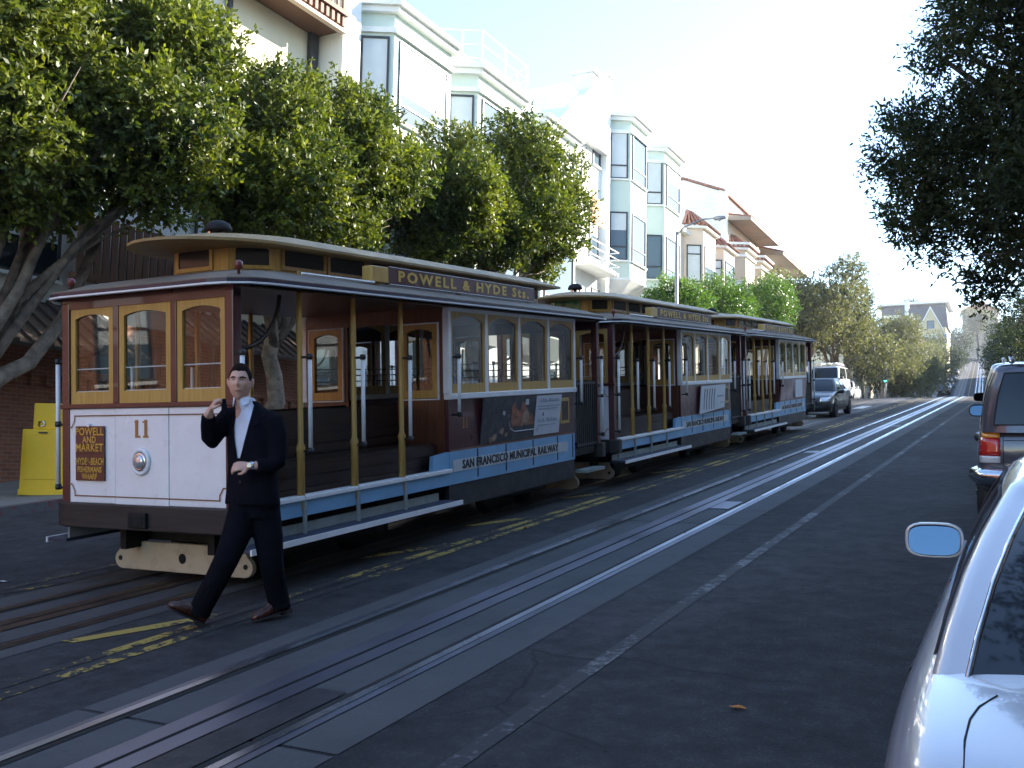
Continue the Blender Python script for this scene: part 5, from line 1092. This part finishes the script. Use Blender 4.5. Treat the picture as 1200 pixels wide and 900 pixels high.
# newspaper box
MT['newsyellow'] = plain('yellow_box_paint', (.88, .53, .010), .45, 0, .06, 2, dirt=.1, dirtcol=(.3, .22, .02))
MT['marker'] = plain('black_marker', (.03, .025, .01), .6)
nb = thing('newspaper_box', 'yellow newspaper vending box with black handwriting standing on the pavement', 'newspaper box', P(-13.72, 10.62, .14), yaw=R(24), tilt=False); nb.scale = (1.15, 1.15, 1.08)
MB().box(-.3, .3, -.24, .24, .04, .92).build('cabinet', MT['newsyellow'], nb, bevel=.012); MB().box(-.31, .31, -.25, .25, -.03, .06).build('base', MT['newsyellow'], nb, bevel=.008)
cm = MB().box(-.2, .16, -.16, .16, .92, 1.30).build('coin_box', MT['newsyellow'], nb, bevel=.012)
MB().tube([(-.12, -.165, .98), (-.10, -.185, 1.03), (-.04, -.185, 1.03), (-.02, -.165, .98), (-.08, -.18, .96), (-.12, -.165, .98)], .012, 6).build('coin_return', MT['chrome'], cm, True)
MB().box(-.24, .24, -.252, -.241, .20, .84).build('door', MT['newsyellow'], nb, bevel=.006); MB().box(-.06, .06, -.27, -.25, .86, .88).build('handle', MT['blackpl'], nb)
for k, (x, z0, z1) in enumerate(((-.02, .12, .86), (-.12, .45, .84))):   # scrawl running down the side sheet
    z = z1
    while z > z0:
        h_ = random.uniform(.018, .04); MB().tube([(-.302, -.1+x+random.uniform(-.02, .02), z), (-.302, -.1+x+random.uniform(-.025, .025), z-h_*.5), (-.302, -.1+x+random.uniform(-.02, .02), z-h_)], .0035, 4).build('handwriting', MT['marker'], nb); z -= h_+.012
# a few fallen leaves and scraps
MT['dryleaf'] = plain('dry_leaf', (.42, .17, .03), .7, 0, .3, 30); MT['paper'] = plain('paper_scrap', (.6, .6, .58), .7)
for i, (x, y, mt_, lb) in enumerate(((-5.12, 10.2, 'dryleaf', 'orange dry leaf lying on the yellow double line'), (-1.35, 5.1, 'dryleaf', 'small tan leaf lying on bare asphalt beside silver sedan'), (-6.3, 3.9, 'paper', 'white paper scrap lying just beside the near rail of the first track'), (-8.3, 6.0, 'paper', 'tiny white paper scrap lying between kerb and first track'))):
    n_ = 8; pts = [(.045*math.cos(a)*(1.5 if k % 4 == 0 else 1)*random.uniform(.7, 1.1), .03*math.sin(a)*random.uniform(.7, 1.2), .006+.012*random.random()) for k, a in enumerate(np.linspace(0, 2*math.pi, n_, endpoint=False))]
    o = MB().add(pts+[(0, 0, .004)], [(k, (k+1) % n_, n_) for k in range(n_)]).build('fallen_leaf' if mt_ == 'dryleaf' else 'paper_scrap', MT[mt_]); o.location = P(x, y, .006); o.scale = (.8, .8, .8)
    so = o.modifiers.new('thick', 'SOLIDIFY'); so.thickness = .002; tag(o, lb, 'leaf' if mt_ == 'dryleaf' else 'paper')

# ================================================================== PEDESTRIAN
MT['skin'] = plain('skin', (.60, .35, .26), .5, 0, .08, 9); MT['hair'] = plain('dark_hair', (.010, .007, .006), .9, 0, .3, 60, .4, 90, spec=.1)
MT['suit'] = plain('navy_black_suit', (.006, .006, .010), .95, 0, .25, 5, .25, 25, spec=.08); MT['shirt'] = plain('white_shirt', (.66, .68, .80), .7, 0, .05, 9, .2, 12); MT['shoe'] = plain('brown_leather', (.055, .016, .010), .3, 0, .3, 9, coat=.4)
MT['eye'] = plain('eye_white', (.35, .30, .27), .4); MT['iris'] = plain('dark_iris', (.03, .02, .015), .2); MT['lip'] = plain('lip', (.34, .13, .10), .5)
man = thing('person', 'man in dark suit and open white shirt striding across the tracks, one hand raised', 'person', P(-5.1, 5.56), yaw=YAW)
def ell(c, u, v, n=20): c, u, v = Vector(c), Vector(u), Vector(v); return [c+u*math.cos(a)+v*math.sin(a) for a in np.linspace(0, 2*math.pi, n, endpoint=False)]
def loft(mb, secs, n=20):
    mb.grid([ell(*s, n=n) for s in secs], True); k = len(mb.v)-n; o = k-(len(secs)-1)*n; mb.f += [tuple(range(o+n-1, o-1, -1)), tuple(range(k, k+n))]
def remesh(o, vox, it=4):
    r_ = o.modifiers.new('remesh', 'REMESH'); r_.mode = 'VOXEL'; r_.voxel_size = vox
    if it: s = o.modifiers.new('smooth', 'SMOOTH'); s.factor = .5; s.iterations = it
    me = None; bpy.context.view_layer.update(); me = bpy.data.meshes.new_from_object(o.evaluated_get(bpy.context.evaluated_depsgraph_get()))
    mt_ = o.data.materials[0]; o.modifiers.clear(); o.data = me; me.materials.clear(); me.materials.append(mt_); me.shade_smooth(); return o
fx_ = Vector((.91, -.41, 0)); fy_ = Vector((.41, .91, 0))       # trunk turned to the left of the picture
HD = Vector((-.042, -.03, 1.742)); hx, hy = Vector((.995, .08, 0)).normalized(), Vector((-.08, .995, 0)).normalized()
def head_mesh():
    vs_, fs = [], []; nu, nv = 40, 32
    for j in range(nv+1):
        ph = math.pi*j/nv; cz = math.cos(ph)
        for i in range(nu):
            th = 2*math.pi*i/nu; sx_, sy_ = math.sin(ph)*math.cos(th), math.sin(ph)*math.sin(th)     # -sy is the face
            x, y, z = sx_*.080, sy_*.100, cz*.128
            f = max(0, -sy_)                              # frontness
            if cz < 0: x *= 1-.10*cz*cz; y *= 1-.05*cz*cz      # jaw narrows
            if cz > .1: x *= 1+.04*cz; y *= 1.04
            g = lambda cx, cz_, sxw, szw: math.exp(-((x-cx)/sxw)**2-((z-cz_)/szw)**2)*(f > .2)
            y -= .026*g(0, -.018, .013, .016)+.013*g(0, .008, .009, .028)+.012*g(0, -.112, .025, .02)     # nose, bridge, chin
            y += .012*(g(.031, .014, .017, .012)+g(-.031, .014, .017, .012)); y -= .007*(g(.03, .036, .028, .009)+g(-.03, .036, .028, .009))
            y -= .006*g(0, -.062, .026, .012); y += .004*g(0, -.066, .022, .003); y -= .005*(g(.042, -.02, .02, .02)+g(-.042, -.02, .02, .02))
            vs_.append(HD+hx*x+hy*y+Vector((0, 0, z)))
    for j in range(nv):
        for i in range(nu): fs.append((j*nu+i, j*nu+(i+1) % nu, (j+1)*nu+(i+1) % nu, (j+1)*nu+i))
    return vs_, fs
mb = MB(); mb.add(*head_mesh())
loft(mb, [((-.0, .03, 1.46), (.085, 0, 0), (0, .08, 0)), ((-.015, .02, 1.55), (.064, 0, 0), (0, .066, 0)), ((-.03, .01, 1.63), (.060, 0, 0), (0, .066, 0)), ((-.038, .0, 1.70), (.05, 0, 0), (0, .06, 0))])
for s in (-1, 1):
    e = HD+hx*s*.08+hy*.012; loft(mb, [(e+Vector((0, 0, -.035)), hx*.006, hy*.010), (e+Vector((0, 0, -.01))+hx*s*.006, hx*.012, hy*.020), (e+Vector((0, 0, .02))+hx*s*.008, hx*.012, hy*.022), (e+Vector((0, 0, .034)), hx*.006, hy*.012)], 10)
loft(mb, [((.08, .02, .90), fx_*.15, fy_*.09), ((.06, .02, 1.12), fx_*.15, fy_*.09), ((.05, .02, 1.36), fx_*.16, fy_*.10), ((.02, .03, 1.50), fx_*.10, fy_*.08)])
def hand(wrist, d, nrm, thumb_side, curl, spread=1.):
    """palm from the wrist along d, fingers curling towards nrm"""
    d, n_ = Vector(d).normalized(), Vector(nrm).normalized(); s = d.cross(n_).normalized()*thumb_side; w_ = Vector(wrist)
    loft(mb, [(w_-d*.05, s*.028, n_*.023), (w_, s*.028, n_*.020), (w_+d*.045, s*.040, n_*.016), (w_+d*.085, s*.041, n_*.014)], 14)
    for k, (ln, off) in enumerate(((.072, .030), (.080, .010), (.074, -.010), (.058, -.029))):
        p_ = w_+d*.08+s*off; pts = [p_-d*.02, p_]; dd = d.copy(); rad = [.0105, .0102]
        for q in range(3):
            dd = (dd*math.cos(curl[k % len(curl)])+n_*math.sin(curl[k % len(curl)])*1.).normalized() if q else (d*math.cos(curl[k % len(curl)]*.7)+n_*math.sin(curl[k % len(curl)]*.7)).normalized()
            n2 = n_ - dd*n_.dot(dd); p_ = p_+dd*ln*(.45, .32, .23)[q]; pts.append(p_.copy()); rad.append((.0098, .0090, .0075)[q])
            d2 = dd.copy(); ang = curl[k % len(curl)]; nn2 = n2.normalized() if n2.length > 1e-4 else -d; dd = (d2*math.cos(ang)+nn2*math.sin(ang)).normalized(); 
        mb.tube(pts, rad, 9)
    b_ = w_+d*.02+s*.028; mb.tube([b_-s*.012, b_+s*.018+d*.018+n_*.006, b_+s*.024+d*.042+n_*.020, b_+s*.014+d*.064+n_*.034], [.013, .0125, .011, .009], 9)
# forearm stubs inside the cuffs
WR, WL = Vector((-.215, -.165, 1.525)), Vector((.108, -.235, 1.137))
mb.tube([(-.24, -.06, 1.37), (-.232, -.12, 1.46), WR], [.038, .034, .028], 12); mb.tube([(.235, -.16, 1.145), (.17, -.20, 1.14), WL], [.038, .034, .028], 12)
hand(WR, (.50, -.10, .80), (.62, .30, -.35), -1, [.95, 1.0, 1.05, 1.1]); hand(WL, (-.93, -.30, -.06), (-.15, .75, -.55), 1, [.5, .55, .6, .65])
body = mb.build('body', MT['skin'], man, True); remesh(body, .0048, 1)
for s in (-1, 1):
    e = HD+hx*s*.031+Vector((0, 0, .013))-hy*.0835; MB().add([e+hx*(.0125*math.cos(a))+Vector((0, 0, .0045*math.sin(a)))-hy*.003*math.cos(a*0) for a in np.linspace(0, 2*math.pi, 12, endpoint=False)], [tuple(range(12))]).build('eye', MT['eye'], body); MB().add([e+hx*(.0055*math.cos(a))+Vector((0, 0, .0046*math.sin(a)))-hy*.0042 for a in np.linspace(0, 2*math.pi, 10, endpoint=False)], [tuple(range(10))]).build('iris', MT['iris'], body)
    MB().tube([HD+hx*s*.013+Vector((0, 0, .029))-hy*.0985, HD+hx*s*.032+Vector((0, 0, .034))-hy*.0945, HD+hx*s*.053+Vector((0, 0, .028))-hy*.077], [.0055, .006, .0035], 6).build('eyebrow', MT['hair'], body, True)
MB().tube([HD-hx*.024+Vector((0, 0, -.066))-hy*.081, HD+Vector((0, 0, -.064))-hy*.0915, HD+hx*.024+Vector((0, 0, -.066))-hy*.081], [.003, .006, .003], 6).build('mouth', MT['lip'], body, True)
# hair cap
vs_, fs = [], []; nu, nv = 48, 16
for j in range(nv+1):
    for i in range(nu):
        th = 2*math.pi*i/nu; fr = -math.sin(th); sd_ = abs(math.cos(th))
        lim = .93+.85*((1-fr)/2)**1.1+.30*math.exp(-((sd_-.93)/.10)**2)*(fr > -.3)-.10*math.exp(-((sd_-.62)/.18)**2)*(fr > 0)+.03*math.sin(th*11); ph = lim*j/nv
        r_ = 1.075-.05*(j/nv)**3+.012*math.sin(th*13+j)+.01*math.sin(th*5-j*1.3); vs_.append(HD+hx*(.082*math.sin(ph)*math.cos(th)*r_)+hy*(.104*math.sin(ph)*math.sin(th)*r_)+Vector((0, 0, .133*math.cos(ph)*r_)))
for j in range(nv):
    for i in range(nu): fs.append((j*nu+i, j*nu+(i+1) % nu, (j+1)*nu+(i+1) % nu, (j+1)*nu+i))
hr = MB().add(vs_, fs).build('hair', MT['hair'], body, True); so = hr.modifiers.new('solid', 'SOLIDIFY'); so.thickness = .016; so.offset = -1
# shirt front and collar
mb = MB()
loft(mb, [((.065, .01, 1.0), fx_*.155, fy_*.105), ((.06, .015, 1.15), fx_*.162, fy_*.116), ((.055, .02, 1.32), fx_*.18, fy_*.124), ((.05, .025, 1.46), fx_*.17, fy_*.108), ((.02, .03, 1.54), fx_*.10, fy_*.085), ((-.005, .025, 1.585), fx_*.076, fy_*.080), ((-.018, .018, 1.635), fx_*.070, fy_*.076)], 28)
sh = mb.build('shirt', MT['shirt'], man, True); remesh(sh, .009, 3)
for s in (-1, 1):
    o = MB().add([Vector((-.018, .018, 1.632))+fx_*s*.016-fy_*.080, Vector((-.018, .018, 1.638))+fx_*s*.072-fy_*.034, Vector((-.008, .02, 1.590))+fx_*s*.070-fy_*.055, Vector((.0, .02, 1.565))+fx_*s*.045-fy_*.098], [(0, 1, 2, 3)]).build('collar', MT['shirt'], sh)
    so = o.modifiers.new('thick', 'SOLIDIFY'); so.thickness = .004
# trousers
mb = MB()
mb.tube([(.02, .0, .93), (.015, -.01, .80), (-.015, -.06, .64), (-.06, -.13, .47), (-.14, -.10, .31), (-.245, -.055, .125), (-.262, -.05, .075)], [.105, .112, .104, .088, .082, .080, .084], 18)
mb.tube([(.155, .02, .93), (.165, .02, .80), (.195, .03, .62), (.215, .05, .45), (.235, .10, .30), (.262, .15, .145), (.268, .155, .095)], [.105, .112, .105, .09, .083, .080, .083], 18)
loft(mb, [((.085, .01, .76), fx_*.165, fy_*.11), ((.085, .01, .88), fx_*.17, fy_*.115), ((.08, .01, 1.0), fx_*.155, fy_*.11)])
tr = mb.build('trousers', MT['suit'], man, True); remesh(tr, .011, 4)
# jacket: trunk and sleeves
mb = MB()
JS = [((.072, .02, .855), .222, .155), ((.07, .02, .94), .213, .15), ((.06, .02, 1.12), .196, .138), ((.055, .02, 1.32), .208, .142), ((.055, .025, 1.44), .204, .129), ((.055, .03, 1.52), .165, .10), ((.028, .03, 1.57), .10, .085), ((.0, .022, 1.61), .080, .080)]
loft(mb, [(c_, fx_*u_, fy_*v_) for c_, u_, v_ in JS], 28)
mb.tube([(-.08, .06, 1.505), (-.14, .05, 1.49), (-.195, .035, 1.42), (-.228, .01, 1.35), (-.243, -.005, 1.315), (-.247, -.03, 1.335), (-.242, -.09, 1.42), (-.230, -.138, 1.488)], [.07, .078, .073, .066, .064, .060, .056, .051], 16)
mb.tube([(.165, -.04, 1.485), (.225, -.065, 1.455), (.258, -.085, 1.37), (.274, -.10, 1.25), (.27, -.11, 1.17), (.24, -.15, 1.145), (.185, -.19, 1.138), (.148, -.213, 1.136)], [.07, .075, .073, .067, .064, .060, .055, .05], 16)
jk = mb.build('jacket', MT['suit'], man, True)
# front opening: cut away the wedge in front of the shirt
cut = MB(); a0 = Vector((-.035, -.02, 1.56)); 
CW = [(-.095, 1.66), (.078, 1.66), (.058, 1.44), (.002, 1.19), (-.03, 1.19), (-.082, 1.42)]
cut.add([(x, y, z) for y in (-.5, -.02) for x, z in CW], [(5, 4, 3, 2, 1, 0), (6, 7, 8, 9, 10, 11)]+[(i, (i+1) % 6, 6+(i+1) % 6, 6+i) for i in range(6)])
remesh(jk, .010, 3); co = cut.build('cutter', MT['suit']); co.matrix_world = man.matrix_world.copy(); bpy.context.view_layer.update()
bo = jk.modifiers.new('open', 'BOOLEAN'); bo.object = co; bo.operation = 'DIFFERENCE'; bo.solver = 'EXACT'; bpy.context.view_layer.update()
me = bpy.data.meshes.new_from_object(jk.evaluated_get(bpy.context.evaluated_depsgraph_get())); jk.modifiers.clear(); jk.data = me; me.materials.clear(); me.materials.append(MT['suit']); me.shade_smooth(); bpy.data.objects.remove(co)
es = jk.modifiers.new('edge', 'EDGE_SPLIT'); es.split_angle = R(45)
# lapels, watch, spectacles case in the raised hand
def jsurf(a, z, k=1.03):
    zs = [q[0][2] for q in JS]; c_ = Vector([float(np.interp(z, zs, [q[0][i] for q in JS])) for i in range(3)]); u_ = float(np.interp(z, zs, [q[1] for q in JS])); v_ = float(np.interp(z, zs, [q[2] for q in JS]))
    return c_+fx_*a-fy_*(v_*k*math.sqrt(max(0, 1-(a/u_)**2))+.004)
for s in (-1, 1):
    ii = (-.086, -.094, -.040) if s < 0 else (.078, .060, .004); oo = (-.15, -.16, -.13) if s < 0 else (.13, .14, .11)
    o = MB().add([jsurf(ii[0], 1.575), jsurf(oo[0]*.8, 1.53), jsurf(oo[0], 1.47), jsurf(oo[1], 1.44), jsurf(oo[2], 1.43), jsurf(ii[2], 1.185), jsurf(ii[1], 1.43)], [(0, 1, 2, 3, 4, 6), (4, 5, 6)]).build('lapel', MT['suit'], jk)
    so = o.modifiers.new('thick', 'SOLIDIFY'); so.thickness = .006
for z in (1.13, 1.02): MB().lathe([(.010, -.004), (.008, .004)], 10, jsurf(.015, z, 1.04), 'y').build('button', MT['blackpl'], jk, True)
MB().lathe([(.031, -.012), (.034, -.008), (.034, .008), (.031, .012)], 18, (0, 0, 0), 'x').build('watch_strap', MT['chrome'], man, True).matrix_local = Matrix.Translation(WL+Vector((.012, .008, 0))) @ Vector((.93, .30, .06)).to_track_quat('X', 'Z').to_matrix().to_4x4()
MB().box(-.018, .018, -.006, .006, -.018, .018).build('watch_face', MT['chrome'], man, bevel=.004).location = (.112, -.270, 1.140)
st = MB().prism([(-.012, .02), (.014, .02), (.034, -.10), (.0, -.11), (-.016, -.07)], 'y', -.008, .008).build('held_case', MT['suit'], None, bevel=.006)
st.matrix_world = man.matrix_world @ Matrix.Translation((-.108, -.195, 1.59)); tag(st, 'small dark pouch dangling from the raised hand of the man in the suit', 'pouch')
# shoes
def shoe(heel, toe, upv, nm='shoe'):
    h_, t_ = Vector(heel), Vector(toe); d = (t_-h_).normalized(); u_ = Vector(upv); u_ = (u_-d*u_.dot(d)).normalized(); s_ = d.cross(u_); mb = MB(); L_ = .295
    pr = [(-.0, .030, .045), (.03, .036, .055), (.08, .038, .062), (.13, .041, .050), (.18, .046, .038), (.23, .045, .032), (.27, .036, .026), (L_, .014, .016)]
    for a, w_, hh in pr: pass
    loft(mb, [(h_+d*a+u_*(hh+.004), s_*w_, u_*hh) for a, w_, hh in pr], 18)
    mb.tube([h_+d*.05+u_*.08, h_+d*.045+u_*.15], [.042, .044], 12)
    o = mb.build(nm, MT['shoe'], man, True); remesh(o, .008, 2)
    so = MB(); so.grid([[h_+d*a+s_*w_*1.04-u_*.002, h_+d*a-s_*w_*1.04-u_*.002, h_+d*a-s_*w_*1.04+u_*.012, h_+d*a+s_*w_*1.04+u_*.012] for a, w_, hh in pr], True); so.f += [(0, 1, 2, 3), tuple(range(len(so.v)-1, len(so.v)-5, -1))]; so.build('sole', MT['rubber'], o)
    MB().box(0, .07, -.035, .035, -.022, .0).build('heel', MT['rubber'], o).matrix_local = Matrix.Translation(h_) @ Matrix((d, s_, u_)).transposed().to_4x4()
    return o
shoe((-.228, -.03, .004), (-.40, -.13, .105), (.4, 0, 1)); shoe((.335, .20, .085), (.205, .105, .045), (-.1, 0, 1))
# ================================================================== AIR
hz = bpy.data.materials.new('thin_air'); hz.use_nodes = True; t = hz.node_tree; t.nodes.remove(t.nodes['Principled BSDF'])
pv = t.nodes.new('ShaderNodeVolumePrincipled'); pv.inputs['Color'].default_value = (.9, .93, 1, 1); pv.inputs['Density'].default_value = .0003; pv.inputs['Anisotropy'].default_value = .4
t.links.new(pv.outputs[0], t.nodes['Material Output'].inputs['Volume'])
o = MB().box(-950, 950, -395, 695, -25, 75).build('haze', hz); stuff(o)
